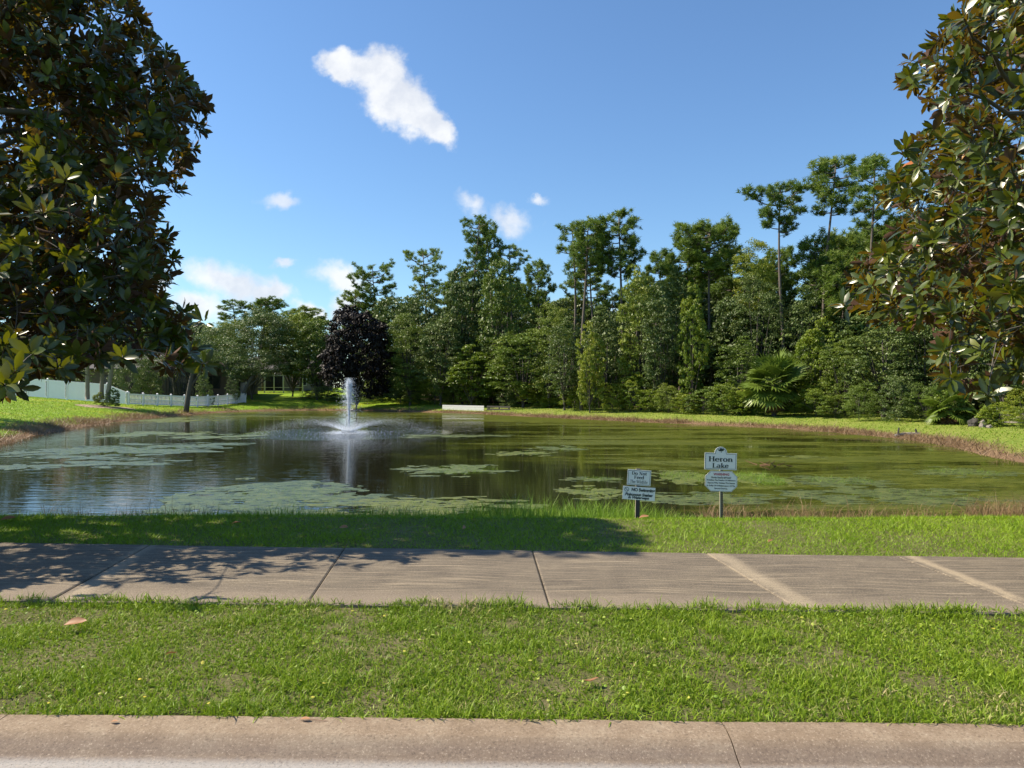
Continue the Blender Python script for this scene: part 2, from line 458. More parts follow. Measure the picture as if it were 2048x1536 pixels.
t.put(p, 'Normal', t.n('ShaderNodeBump', {'Height': t.m('ADD', fine, t.m('MULTIPLY', mid, 1.5)), 'Strength': 0.9, 'Distance': 0.035}))
t.n('ShaderNodeOutputMaterial', {'Surface': p})
ground = mk('ground', np.stack([gx, gy, gz], -1).reshape(-1, 3), quads, m_, smooth=True)
tag(ground, kind='structure')
# leaf litter under the woods on the far and right banks
wood = sm((gd - 9.0) / 4) * sm((gx + 17) / 6) * sm((gy - 22) / 6)
at = ground.data.attributes.new('wood', 'FLOAT', 'POINT'); at.data.foreach_set('value', wood.ravel().astype(np.float32))

# ------------------------------------------------------------------ water
FX, FY = G(698, 866, WZ).x, G(698, 866, WZ).y      # the fountain
m_, t = material('lake_water')
pos = t.n('ShaderNodeNewGeometry').outputs['Position']
x_, y_, z_ = t.sep(pos)
rf = t.vm('LENGTH', t.vm('SUBTRACT', pos, (FX, FY, WZ)))
# algae film: drawn out into streaks, thick to the east and along the far bank
st = t.vm('MULTIPLY', pos, (0.10, 0.42, 1))
s1 = t.noise(st, 1.0, 6, 0.62, 0.6)
s2 = t.noise(t.vm('MULTIPLY', pos, (0.9, 2.8, 1)), 1.0, 5, 0.65, 0.4)
s3 = t.noise(t.vm('MULTIPLY', pos, (5, 14, 1)), 1.0, 3, 0.6)
bias = t.m('MULTIPLY', t.ss(t.m('ADD', x_, t.m('MULTIPLY', y_, 0.02)), -6.0, 6.0), 0.30)
bias = t.m('ADD', bias, t.m('MULTIPLY', t.ss(y_, 44, 60), 0.27))
clear = t.m('MULTIPLY', t.ss(x_, 10, -1), t.m('MULTIPLY', t.ss(y_, 27, 18), 0.34))
hole = t.m('MULTIPLY', t.ss(rf, 9.0, 5.0), 0.6)
fm = t.m('ADD', t.m('ADD', t.m('ADD', t.m('MULTIPLY', s1, 1.05), t.m('MULTIPLY', s2, 0.35)), -0.2), bias)
fm = t.m('SUBTRACT', t.m('SUBTRACT', fm, clear), hole)
film = t.m('MULTIPLY', t.ss(fm, 0.55, 0.84), 0.82)
matn = t.ss(t.m('ADD', fm, t.m('MULTIPLY', t.m('SUBTRACT', s3, 0.5), 0.25)), 0.72, 0.92)
fcol = t.ramp(t.m('ADD', t.m('MULTIPLY', s2, 0.6), t.m('MULTIPLY', s3, 0.4)), [(0.3, (0.036, 0.046, 0.007)), (0.5, (0.085, 0.10, 0.013)), (0.7, (0.16, 0.165, 0.022))])
col = t.mix(film, (0.012, 0.013, 0.006), fcol)
rip = t.noise(t.vm('MULTIPLY', pos, (0.7, 5.0, 1)), 1.5, 2, 0.5, 0.3)
rip2 = t.noise(t.vm('MULTIPLY', pos, (1, 1.6, 1)), 9, 3, 0.6)
ringm = t.ss(rf, 5.9, 4.6)
calm = t.m('MULTIPLY', t.ss(x_, 3, -5), t.m('SUBTRACT', 1.0, t.m('MULTIPLY', film, 0.85)))
amp = t.m('ADD', t.m('MULTIPLY', t.m('ADD', 0.10, calm), 0.0015), t.m('MULTIPLY', ringm, 0.0))
b1 = t.n('ShaderNodeBump', {'Height': rip, 'Strength': 1.0, 'Distance': t.m('MULTIPLY', amp, 3.2)})
b2 = t.n('ShaderNodeBump', {'Height': rip2, 'Strength': 1.0, 'Distance': t.m('ADD', t.m('MULTIPLY', ringm, 0.034), 0.0004), 'Normal': b1.outputs[0]})
foam = t.m('MULTIPLY', t.ss(rf, 1.5, 0.2), t.ss(t.noise(pos, 14, 4, 0.7), 0.35, 0.6))
foam = t.m('MAXIMUM', foam, t.m('MULTIPLY', t.m('MULTIPLY', t.ss(rf, 5.8, 5.0), t.ss(rf, 3.4, 4.4)), t.ss(t.noise(pos, 18, 3, 0.7), 0.62, 0.7)))
col = t.mix(foam, col, (0.75, 0.78, 0.8))
rough = t.m('ADD', t.m('ADD', 0.02, t.m('MULTIPLY', film, 0.10)), t.m('ADD', t.m('MULTIPLY', matn, 0.28), t.m('MULTIPLY', foam, 0.5)))
p = t.n('ShaderNodeBsdfPrincipled', {'Base Color': col, 'Roughness': rough, 'IOR': 1.33, 'Specular IOR Level': t.m('SUBTRACT', 0.5, t.m('MULTIPLY', matn, 0.3)), 'Normal': b2})
t.n('ShaderNodeOutputMaterial', {'Surface': p})
wsh = SH.copy()
cen = np.array([0.0, 40.0])
dirs = wsh - cen
V = np.concatenate([[[cen[0], cen[1], WZ]], np.c_[cen + dirs * (1 + 1.6 / np.linalg.norm(dirs, axis=1)[:, None]), np.full(len(wsh), WZ)]])
n = len(wsh)
T = [(0, 1 + (i + 1) % n, 1 + i) for i in range(n)]
water = mk('lake_water', V, np.array(T), m_)
# make the winding face up
if water.data.polygons[0].normal.z < 0:
    water.data.flip_normals()
tag(water, kind='structure')

# ------------------------------------------------------------------ pavement, kerb, road
m_, t = material('pavement_concrete')
pos = t.n('ShaderNodeNewGeometry').outputs['Position']
x_, y_, z_ = t.sep(pos)
fine = t.noise(pos, 190, 4, 0.75)
mid = t.noise(pos, 3.0, 5, 0.6)
gr = t.noise(pos, 28, 5, 0.7)
yc = t.m('SUBTRACT', y_, t.m('ADD', 6.05, t.m('MULTIPLY', x_, -0.052)))
wob = t.m('MULTIPLY', t.m('SINE', t.m('ADD', t.m('MULTIPLY', x_, 3.9), 0.8)), 0.035)
q = t.m('ADD', yc, wob)
sv = t.comb(t.m('MULTIPLY', x_, 0.7), t.m('MULTIPLY', q, 30.0))
strk = t.noise(sv, 1.0, 5, 0.8, 0.0)
sv2 = t.comb(t.m('MULTIPLY', x_, 0.8), t.m('MULTIPLY', t.m('ADD', yc, t.m('MULTIPLY', t.m('PINGPONG', x_, 0.8), 0.16)), 26.0), 4.0)
strk2 = t.noise(sv2, 1.0, 5, 0.8, 0.0)
pat = t.ss(t.noise(t.vm('MULTIPLY', pos, (1, 2.2, 1)), 1.6, 3, 0.6), 0.38, 0.6)
sm_ = t.m('ADD', t.m('MULTIPLY', t.ss(strk, 0.47, 0.68), t.m('ADD', 0.3, t.m('MULTIPLY', pat, 0.7))), t.m('MULTIPLY', t.m('MULTIPLY', t.ss(strk2, 0.5, 0.7), 0.6), t.m('SUBTRACT', 1.0, pat)))
edge = t.ss(yc, -0.42, -0.75)          # the strip along the road side is cleaner
base = t.ramp(t.m('ADD', t.m('MULTIPLY', mid, 0.65), t.m('MULTIPLY', gr, 0.35)), [(0.3, (0.075, 0.062, 0.047)), (0.5, (0.115, 0.095, 0.071)), (0.7, (0.155, 0.128, 0.092))])
c = t.mix(t.m('MULTIPLY', sm_, t.m('SUBTRACT', 0.85, t.m('MULTIPLY', edge, 0.7))), base, (0.40, 0.325, 0.22))
c = t.mix(t.m('MULTIPLY', edge, 0.5), c, (0.28, 0.225, 0.165))
def band(pa, pb, wd, lo=None):
    a = G(*pa); b = G(*pb)
    dxy = (b - a).normalized(); nx, ny = dxy.y, -dxy.x
    dd = t.m('ADD', t.m('MULTIPLY', t.m('SUBTRACT', x_, a.x), nx), t.m('MULTIPLY', t.m('SUBTRACT', y_, a.y), ny))
    dd = t.m('ADD', dd, t.m('MULTIPLY', t.m('SUBTRACT', mid, 0.5), 0.16))
    return t.m('MULTIPLY', t.ss(t.m('ABSOLUTE', dd), wd * 1.25, wd * 0.1), t.m('ADD', 0.55, t.m('MULTIPLY', gr, 0.9))), dd
bb, _ = band((1625, 1219), (1425, 1105), 0.12)
c = t.mix(t.m('MULTIPLY', bb, 0.7), c, (0.33, 0.27, 0.185))
bb, _ = band((2100, 1225), (1812, 1111), 0.08)
bb = t.m('MULTIPLY', bb, t.ss(yc, -0.62, -0.4))
c = t.mix(t.m('MULTIPLY', bb, 0.75), c, (0.36, 0.29, 0.195))
bb, _ = band((130, 1206), (300, 1092), 0.11)
c = t.mix(t.m('MULTIPLY', bb, 0.5), c, (0.38, 0.31, 0.22))
grit = t.noise(pos, 85, 4, 0.8)
c = t.mix(t.m('MULTIPLY', t.ss(grit, 0.54, 0.66), 0.5), c, (0.42, 0.36, 0.28))
c = t.mix(t.m('MULTIPLY', t.ss(grit, 0.47, 0.36), 0.65), c, (0.05, 0.042, 0.036))
p = t.n('ShaderNodeBsdfPrincipled', {'Base Color': c, 'Roughness': 0.85, 'Specular IOR Level': 0.25})
t.put(p, 'Normal', t.n('ShaderNodeBump', {'Height': t.m('ADD', fine, t.m('MULTIPLY', strk, 0.4)), 'Strength': 0.5, 'Distance': 0.004}))
t.n('ShaderNodeOutputMaterial', {'Surface': p})
M['walk'] = m_
walk = empty('pavement', (0, 6, 0)); tag(walk, kind='structure')
near_px = [-1480, -960, -430, 100, 615, 1100, 1600, 2093, 2590, 3090, 3600]
far_px = [-870, -480, -90, 300, 690, 1065, 1412, 1790, 2180, 2570, 2960]
def on_line(px, fn):
    Y = 5.0
    for _ in range(20): Y = fn((px - 1024) / F * Y)
    return ((px - 1024) / F * Y, Y)
NJ = [on_line(a, walk_near) for a in near_px]; FJ = [on_line(a, walk_far) for a in far_px]
for i in range(len(NJ) - 1):
    (ax, ay), (bx, by), (cx, cy), (dx_, dy_) = NJ[i], NJ[i + 1], FJ[i + 1], FJ[i]
    g = 0.0045
    ax += g; dx_ += g; bx -= g; cx -= g
    dz1 = random.uniform(-0.003, 0.003)
    A = Acc(); e = 0.012
    top = [(ax + e, ay + e, .012 + dz1), (bx - e, by + e, .012 + dz1), (cx - e, cy - e, .012 + dz1), (dx_ + e, dy_ - e, .012 + dz1)]
    midr = [(ax, ay, .004 + dz1), (bx, by, .004 + dz1), (cx, cy, .004 + dz1), (dx_, dy_, .004 + dz1)]
    bot = [(ax, ay, -.12), (bx, by, -.12), (cx, cy, -.12), (dx_, dy_, -.12)]
    off = np.array([0, -6, 0])
    A.add(np.array(top + midr + bot) + off, [(0, 1, 2, 3)] + [(4 + k, 4 + (k + 1) % 4, (k + 1) % 4, k) for k in range(4)] + [(8 + k, 8 + (k + 1) % 4, 4 + (k + 1) % 4, 4 + k) for k in range(4)])
    A.build('slab', M['walk'], walk)

m_, t = material('kerb_concrete')
pos = t.n('ShaderNodeNewGeometry').outputs['Position']
x_, y_, z_ = t.sep(pos)
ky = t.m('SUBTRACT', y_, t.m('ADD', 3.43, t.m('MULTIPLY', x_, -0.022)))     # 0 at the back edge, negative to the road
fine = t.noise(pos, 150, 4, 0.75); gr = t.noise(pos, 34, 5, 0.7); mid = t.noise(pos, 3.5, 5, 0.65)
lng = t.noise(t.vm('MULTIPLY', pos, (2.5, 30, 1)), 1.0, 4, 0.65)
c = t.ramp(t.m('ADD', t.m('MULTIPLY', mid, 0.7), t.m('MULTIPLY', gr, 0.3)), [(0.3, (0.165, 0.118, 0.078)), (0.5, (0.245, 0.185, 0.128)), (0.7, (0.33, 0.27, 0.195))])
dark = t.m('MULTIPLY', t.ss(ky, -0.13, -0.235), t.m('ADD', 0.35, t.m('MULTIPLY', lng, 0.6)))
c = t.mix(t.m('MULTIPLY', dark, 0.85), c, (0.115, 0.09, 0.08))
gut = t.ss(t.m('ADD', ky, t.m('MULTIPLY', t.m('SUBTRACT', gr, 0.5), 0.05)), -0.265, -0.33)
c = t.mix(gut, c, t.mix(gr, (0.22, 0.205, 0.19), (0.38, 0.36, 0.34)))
c = t.mix(t.m('MULTIPLY', t.ss(t.noise(pos, 75, 3, 0.7), 0.66, 0.74), 0.6), c, (0.55, 0.44, 0.34))
kg = t.noise(pos, 80, 4, 0.8)
c = t.mix(t.m('MULTIPLY', t.ss(kg, 0.46, 0.35), 0.6), c, (0.07, 0.055, 0.045))
c = t.mix(t.m('MULTIPLY', t.ss(kg, 0.55, 0.66), 0.45), c, (0.48, 0.40, 0.31))
p = t.n('ShaderNodeBsdfPrincipled', {'Base Color': c, 'Roughness': 0.85, 'Specular IOR Level': 0.25})
t.put(p, 'Normal', t.n('ShaderNodeBump', {'Height': t.m('ADD', fine, gr), 'Strength': 0.6, 'Distance': 0.004}))
t.n('ShaderNodeOutputMaterial', {'Surface': p})
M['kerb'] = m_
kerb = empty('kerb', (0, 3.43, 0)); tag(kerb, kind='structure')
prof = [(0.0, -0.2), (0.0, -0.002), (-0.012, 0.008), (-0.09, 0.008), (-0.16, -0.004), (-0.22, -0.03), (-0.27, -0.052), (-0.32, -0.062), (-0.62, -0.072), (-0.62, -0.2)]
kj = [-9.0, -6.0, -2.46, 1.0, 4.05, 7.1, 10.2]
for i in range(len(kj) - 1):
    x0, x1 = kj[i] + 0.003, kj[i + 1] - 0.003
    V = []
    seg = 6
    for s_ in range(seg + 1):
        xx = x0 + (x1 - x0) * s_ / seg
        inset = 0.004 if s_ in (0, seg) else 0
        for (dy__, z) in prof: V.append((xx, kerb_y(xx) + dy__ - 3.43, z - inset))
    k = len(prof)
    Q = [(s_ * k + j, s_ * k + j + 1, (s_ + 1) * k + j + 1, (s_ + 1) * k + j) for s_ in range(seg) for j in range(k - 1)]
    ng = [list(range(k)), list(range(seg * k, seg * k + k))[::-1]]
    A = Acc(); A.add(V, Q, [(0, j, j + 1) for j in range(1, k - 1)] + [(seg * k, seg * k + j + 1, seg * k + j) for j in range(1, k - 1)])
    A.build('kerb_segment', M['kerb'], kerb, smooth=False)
m_, t = material('asphalt')
pos = t.n('ShaderNodeNewGeometry').outputs['Position']
a1 = t.noise(pos, 120, 4, 0.7); a2 = t.noise(pos, 1.5, 4, 0.6)
c = t.ramp(t.m('ADD', t.m('MULTIPLY', a1, 0.6), t.m('MULTIPLY', a2, 0.4)), [(0.3, (0.035, 0.034, 0.033)), (0.7, (0.085, 0.082, 0.08))])
p = t.n('ShaderNodeBsdfPrincipled', {'Base Color': c, 'Roughness': 0.85})
t.put(p, 'Normal', t.n('ShaderNodeBump', {'Height': a1, 'Strength': 0.8, 'Distance': 0.006}))
t.n('ShaderNodeOutputMaterial', {'Surface': p})
V = []
for xx in (-300, -20, 20, 300): V += [(xx, -6.0, -0.078), (xx, kerb_y(xx) - 0.60, -0.078)]
road = mk('road', V, np.array([(0, 2, 3, 1), (2, 4, 5, 3), (4, 6, 7, 5)]), m_); tag(road, kind='structure')
V = [(-300, -300, 0.0), (300, -300, 0.0), (300, -6, 0.0), (-300, -6, 0.0), (300, -6, -.1), (-300, -6, -.1)]
vg = mk('far_verge', V, np.array([(0, 1, 2, 3), (3, 2, 4, 5)]), M['lawn']); tag(vg, kind='structure')

# ------------------------------------------------------------------ grass
def blades(name, x, y, z, h, wd, lean, mat, seed=1, seg=2, label=None, bend=0.6, parent=None):
    r = np.random.default_rng(seed); n = len(x)
    az = r.uniform(0, 2 * PI, n); ld = np.stack([np.cos(az), np.sin(az), np.zeros(n)], -1)
    fa = r.uniform(0, 2 * PI, n); wv = np.stack([np.cos(fa), np.sin(fa), np.zeros(n)], -1) * (wd / 2)[:, None]
    P = np.stack([x, y, z], -1)
    th = lean[:, None]
    up = np.array([0, 0, 1.0])
    d1 = ld * np.sin(th) + up * np.cos(th)
    th2 = th + bend * r.uniform(0.4, 1.6, (n, 1)); d2 = ld * np.sin(th2) + up * np.cos(th2)
    hh = h[:, None]
    if seg == 2:
        a = P - wv; b = P + wv; mpt = P + d1 * hh * 0.55; c1 = mpt - wv * 0.8; c2 = mpt + wv * 0.8; tip = mpt + d2 * hh * 0.45
        V = np.stack([a, b, c1, c2, tip], 1).reshape(-1, 3)
        k = np.arange(n)[:, None] * 5
        Fq = np.concatenate([k, k + 1, k + 3, k + 2], 1); Ft = np.concatenate([k + 2, k + 3, k + 4], 1)
        tone = r.beta(2, 2, n); at_ = np.concatenate([tone, tone])
        o = mk(name, V, [Fq, Ft], mat, parent, at_)
    else:
        tip = P + d2 * hh
        V = np.stack([P - wv, P + wv, tip], 1).reshape(-1, 3); k = np.arange(n)[:, None] * 3
        o = mk(name, V, np.concatenate([k, k + 1, k + 2], 1), mat, parent, r.beta(2, 2, n))
    if parent is None: tag(o, label, 'grass', kind='stuff')
    return o
def vnoise(x, y, s, seed):
    r = np.random.default_rng(seed); t_ = r.random((64, 64))
    u = x * s; v = y * s; i = np.floor(u).astype(int); j = np.floor(v).astype(int); fu = sm(u - i); fv = sm(v - j)
    g_ = lambda a, b: t_[a % 64, b % 64]
    return (g_(i, j) * (1 - fu) + g_(i + 1, j) * fu) * (1 - fv) + (g_(i, j + 1) * (1 - fu) + g_(i + 1, j + 1) * fu) * fv
# verge between kerb and pavement
r = np.random.default_rng(3)
n = 235000
u = r.random(n); x = r.uniform(-5.9, 5.9, n)
ytop = walk_near(x) + 0.0 + 0.085 * vnoise(x, x * 0, 5, 5); ybot = kerb_y(x) + 0.012 - 0.045 * vnoise(x, x * 0 + 3, 9, 6)
y = ybot + (ytop - ybot) * u
keep = (np.abs(x) < 0.80 * y + 1.4) & (r.random(n) < np.clip(0.15 + 1.3 * vnoise(x, y, 2.6, 8) + 1.1 * (vnoise(x, y, 12, 9) - 0.45), 0.14, 1))
x, y = x[keep], y[keep]
# tufts pull their blades together
tx = np.round((x + 0.02 * np.sin(y * 40)) / 0.045) * 0.045; ty = np.round((y + 0.02 * np.sin(x * 37)) / 0.045) * 0.045
kf = r.uniform(0, 0.55, len(x)); jx = 0.02 * np.sin(tx * 913 + ty * 517); jy = 0.02 * np.sin(tx * 331 + ty * 771)
x = x + (tx + jx - x) * kf; y = np.clip(y + (ty + jy - y) * kf, kerb_y(x) - 0.035, 9)
tall = 0.4 + 1.15 * vnoise(x, y, 3.1, 4)
edge_b = np.exp(-((walk_near(x) - y) / 0.12) ** 2) * 0.6 + np.exp(-((y - kerb_y(x)) / 0.12) ** 2) * 0.35
h = r.uniform(0.026, 0.066, len(x)) * (tall + edge_b); lean = np.abs(r.normal(0.85, 0.45, len(x)))
blades('verge_grass', x, y, np.where((y < kerb_y(x)) | (y > walk_near(x)), 0.009, -0.016), h, r.uniform(0.0034, 0.008, len(x)), np.clip(lean, 0.1, 1.45), M['verge'], 11,
       label='clumpy green grass of the verge between kerb and pavement')
# strip beyond the pavement up to the crest of the bank
n = 270000
x = r.uniform(-9.4, 9.4, n); y0 = walk_far(x) - 0.025; y = y0 + (9.6 - y0) * r.random(n) ** 0.9
keep = (np.abs(x) < 0.78 * y + 1.6); x, y = x[keep], y[keep]
z = np.where(y < 9.2, -0.02, 0) + hz(x, y)
h = r.uniform(0.035, 0.08, len(x)) * (0.5 + 0.9 * vnoise(x, y, 1.7, 14))
blades('bank_grass', x, y, z, h, r.uniform(0.005, 0.010, len(x)), np.clip(np.abs(r.normal(0.55, 0.35, len(x))), 0, 1.3), M['lawn'], 12, seg=1,
       label='mown green grass between the pavement and the lake bank')
# slope down to the water: longer grass, tall by the signs
n = 68000
x = r.uniform(-11.5, 11.5, n); y = 9.2 + r.random(n) ** 0.8 * 2.9
keep = (np.abs(x) < 0.78 * y + 0.6); x, y = x[keep], y[keep]
d = lake_dist(x, y); keep = d > -0.25; x, y, d = x[keep], y[keep], d[keep]
sx = x / y * F + 1024
tallm = np.clip(np.exp(-((sx - 1130) / 210) ** 4) * 1.15 + 0.25 * np.exp(-((sx - 650) / 200) ** 4), 0, 1.2)
thin = np.where(sx > 1420, 0.35, 0.75) + tallm
keep = r.random(len(x)) < thin; x, y, d, tallm = x[keep], y[keep], d[keep], tallm[keep]
h = (0.07 + 0.10 * r.random(len(x)) + 0.36 * tallm * r.random(len(x)) ** 1.1) * (0.6 + 0.7 * vnoise(x, y, 2.2, 24))
blades('shore_grass', x, y, hz(x, y, d), h, r.uniform(0.004, 0.008, len(x)), np.clip(np.abs(r.normal(0.28, 0.22, len(x))), 0, 1.2), M['reed'], 13,
       label='tall bright grass on the slope below the pavement lawn at the water edge', bend=0.5)
# dry stalks at the near edge of the water
def stalks(name, spots, seed, mat, label):
    r = np.random.default_rng(seed); X = []; Y = []; Hh = []
    for (pxa, pxb, cnt, hh) in spots:
        yy = r.uniform(9.6, 12.0, cnt); xx = (r.uniform(pxa, pxb, cnt) - 1024) / F * yy
        cl = np.round(xx / 0.22) * 0.22 + 0.05 * np.sin(xx * 50); xx = xx + (cl - xx) * 0.35
        X.append(xx); Y.append(yy); Hh.append(hh * r.uniform(0.5, 1.1, cnt))
    x = np.concatenate(X); y = np.concatenate(Y); h = np.concatenate(Hh)
    blades(name, x, y, hz(x, y), h, r.uniform(0.003, 0.006, len(x)), np.clip(np.abs(r.normal(0.3, 0.25, len(x))), 0, 1.2), mat, seed, label=label, bend=0.8)
stalks('dry_shore_grass', [(1400, 1500, 500, .5), (1500, 1640, 500, .48), (1560, 1700, 600, .48), (1700, 1900, 900, .45), (1930, 2130, 3000, .52), (1320, 1420, 140, .4), (2048, 2300, 2500, .55),
                           (90, 190, 260, .42), (230, 440, 380, .42), (700, 830, 420, .36), (470, 620, 320, .3)], 31, M['dry'],
       'straw coloured dry grass clumps along the near water edge')
stalks('thin_reeds', [(560, 930, 900, .36), (0, 560, 520, .3), (420, 700, 350, .38)], 33, M['reed'], 'sparse thin green reeds at the near water edge')
# brown fringe along the other banks
r = np.random.default_rng(41)
seg_i = [i for i in range(len(SH)) if SH[i][1] > 20]
X = []; Y = []
for i in seg_i:
    a, b = SH[i], SH[(i + 1) % len(SH)]; L = np.linalg.norm(b - a)
    if L > 30: continue
    cnt = int(L * (520 if a[1] < 60 else 260)); tt = r.random(cnt)
    nrm = np.array([(b - a)[1], -(b - a)[0]]) / (L + 1e-9)
    if lake_dist(*(0.5 * (a + b) + nrm)) < 0: nrm = -nrm
    off = r.normal(0.45, 0.42, cnt)
    if a[0] < -8: off = r.normal(0.9, 0.75, cnt)
    P = a + (b - a) * tt[:, None] + nrm * off[:, None]
    X.append(P[:, 0]); Y.append(P[:, 1])
x = np.concatenate(X); y = np.concatenate(Y)
keep = r.random(len(x)) < np.clip(vnoise(x, y, 0.5, 44) * 1.9 - 0.1, 0.12, 1); x, y = x[keep], y[keep]
h = r.uniform(0.12, 0.42, len(x)) * (0.5 + 0.9 * vnoise(x, y, 0.8, 45))
blades('brown_fringe_grass', x, y, hz(x, y), h, r.uniform(0.018, 0.035, len(x)), np.clip(np.abs(r.normal(0.5, 0.3, len(x))), 0, 1.3), M['dry'], 42, seg=1,
       label='brown dried grass fringing the far and side banks of the lake', bend=0.5)
# turf on the far banks
n = 260000
x = r.uniform(-48, 30, n); y = r.uniform(22, 84, n) 
d = lake_dist(x, y); keep = (d > 0.6) & (d < 34) & (np.abs(x) < 0.76 * y + 3) & ((x < -12) | (d < 13)); x, y, d = x[keep], y[keep], d[keep]
h = r.uniform(0.05, 0.13, len(x)); 
blades('far_bank_grass', x, y, hz(x, y, d), h, r.uniform(0.03, 0.06, len(x)), np.clip(np.abs(r.normal(0.6, 0.3, len(x))), 0, 1.3), 
       grass_mat('far_turf', [(0.1, (0.10, 0.18, 0.010)), (0.5, (0.18, 0.28, 0.016)), (1, (0.28, 0.35, 0.03))], (0.25, 0.24, 0.06), 0.72, pscale=0.35), 43, seg=1,
       label='sunlit turf covering the far lawns around the lake', bend=0.4)
# small round leaves in the verge
n = 800
x = r.uniform(-3.9, 3.9, n); y = kerb_y(x) + 0.05 + (walk_near(x) - kerb_y(x) - 0.1) * r.random(n)
keep = r.random(n) < np.clip(vnoise(x, y, 1.4, 51) * 1.5 - 0.2, 0.05, 1); x, y = x[keep], y[keep]
a_ = np.arange(7) * 2 * PI / 7
tv = np.stack([np.cos(a_) * (1 - 0.12 * (np.arange(7) % 2)), np.sin(a_), 0.12 * np.cos(2 * a_)], -1); tf = [(0, i, i + 1) for i in range(1, 6)]
Mx = frames(unit(np.stack([r.normal(size=len(x)), r.normal(size=len(x)), r.normal(0, 0.4, len(x))], -1)), 0) * r.uniform(0.006, 0.0125, len(x))[:, None, None]
V, Fa = stamp(tv, tf, Mx, np.stack([x, y, r.uniform(0.015, 0.04, len(x))], -1))
tone = np.repeat(r.random(len(x)) ** 1.3, 5)
o = mk('clover_leaves', V, Fa, M['clover'], attr=tone); tag(o, 'small round clover like leaves scattered in the verge grass', 'leaves', kind='stuff')
# ================================================================== fences, houses, rail, fountain, signs
M['vinyl'] = simple('white_vinyl', (0.90, 0.85, 0.93), 0.45, var=0.05)
M['white'] = simple('white_paint', (0.6, 0.6, 0.57), 0.5, 0.002, 12, var=0.12)
M['wall'] = simple('stucco_brown', (0.12, 0.088, 0.07), 0.9, 0.004, 30, var=0.12)
M['wall2'] = simple('stucco_grey', (0.22, 0.2, 0.18), 0.9, 0.004, 30, var=0.12)
M['roof'] = simple('roof_shingle_grey', (0.085, 0.08, 0.08), 0.9, 0.01, 8, var=0.3)
M['tile'] = simple('roof_tile_terracotta', (0.17, 0.085, 0.055), 0.85, 0.02, 8, var=0.3)
M['bronze'] = simple('bronze_frame', (0.022, 0.019, 0.017), 0.5, var=0.1)
M['glass'] = simple('window_glass_dark', (0.02, 0.025, 0.03), 0.08, var=0.1)
M['rust'] = simple('rusty_steel', (0.16, 0.07, 0.045), 0.85, 0.003, 40, var=0.4)
M['wood_dark'] = simple('dark_timber', (0.05, 0.045, 0.04), 0.85, 0.003, 30, var=0.3)
M['rock'] = simple('grey_rock', (0.24, 0.21, 0.18), 0.9, 0.03, 6, var=0.35)
M['dirt'] = simple('sandy_mulch', (0.30, 0.22, 0.16), 0.95, 0.02, 10, var=0.3)
# screens of a pool cage let much of what is behind show through
m_, t = material('insect_screen')
mx = t.n('ShaderNodeMixShader', {0: 0.38, 1: t.n('ShaderNodeBsdfTransparent'), 2: t.n('ShaderNodeBsdfDiffuse', {'Color': (0.03, 0.03, 0.03)})})
t.n('ShaderNodeOutputMaterial', {'Surface': mx}); M['screen'] = m_

def rot_to(a, b):
    d = Vector((b[0] - a[0], b[1] - a[1], 0)); return math.atan2(d.y, d.x), d.length
def fence(name, pts, post_h, panel_h, label, picket=False, last_h=None):
    """white vinyl fence through plan points (x, y); posts and panels are parts"""
    root = empty(name, (pts[0][0], pts[0][1], H(*pts[0])))
    tag(root, label, 'fence')
    o0 = root.location
    for i, (x, y) in enumerate(pts):
        z = H(x, y)
        hh = post_h if not (last_h and i == len(pts) - 1) else last_h
        A = Acc(); A.box((x - .065 - o0.x, y - .065 - o0.y, z - .1 - o0.z), (x + .065 - o0.x, y + .065 - o0.y, z + hh - o0.z))
        A.add(np.array([(x - .085, y - .085, z + hh), (x + .085, y - .085, z + hh), (x + .085, y + .085, z + hh), (x - .085, y + .085, z + hh),
                        (x - .085, y - .085, z + hh + .03), (x + .085, y - .085, z + hh + .03), (x + .085, y + .085, z + hh + .03), (x - .085, y + .085, z + hh + .03), (x, y, z + hh + .1)]) - np.array(o0),
              [(0, 3, 2, 1), (0, 1, 5, 4), (1, 2, 6, 5), (2, 3, 7, 6), (3, 0, 4, 7)], [(4, 5, 8), (5, 6, 8), (6, 7, 8), (7, 4, 8)])
        A.build('post', M['vinyl'], root)
        if i == len(pts) - 1: break
        x2, y2 = pts[i + 1]; z2 = H(x2, y2)
        ang, L = rot_to((x, y), (x2, y2))
        lo_end = panel_h if not (last_h and i == len(pts) - 2) else last_h - .05
        A = Acc()
        Mx = Matrix.Translation((x - o0.x, y - o0.y, 0)) @ Matrix.Rotation(ang, 4, 'Z')
        def piece(u0, u1, zb0, zb1, zt0, zt1, th):
            f = lambda u, a, b: a + (b - a) * u / L
            v = []
            for s_ in (-th, th):
                v += [(u0, s_, f(u0, zb0, zb1)), (u1, s_, f(u1, zb0, zb1)), (u1, s_, f(u1, zt0, zt1)), (u0, s_, f(u0, zt0, zt1))]
            v = np.array([Mx @ Vector(q) for q in v]) - np.array([0, 0, o0.z])
            A.add(v, [(0, 1, 2, 3), (7, 6, 5, 4), (3, 2, 6, 7), (1, 0, 4, 5), (0, 3, 7, 4), (2, 1, 5, 6)])
        piece(.066, L - .066, z + .06, z2 + .06, z + .18, z2 + .18, .025)
        piece(.066, L - .066, z + panel_h - .12, z2 + lo_end - .12, z + panel_h, z2 + lo_end, .025)
        if picket: piece(.066, L - .066, z + .45 * panel_h, z2 + .45 * panel_h, z + .53 * panel_h, z2 + .53 * panel_h, .022)
        step = .125 if picket else .15
        wd = .085 if picket else .143
        u = .08
        while u + wd < L - .07:
            piece(u, u + wd, z + .17, z2 + .17, z + panel_h - .11, z2 + lo_end - .11, .012)
            u += step
        A.build('picket_panel' if picket else 'panel', M['vinyl'], root)
    return root
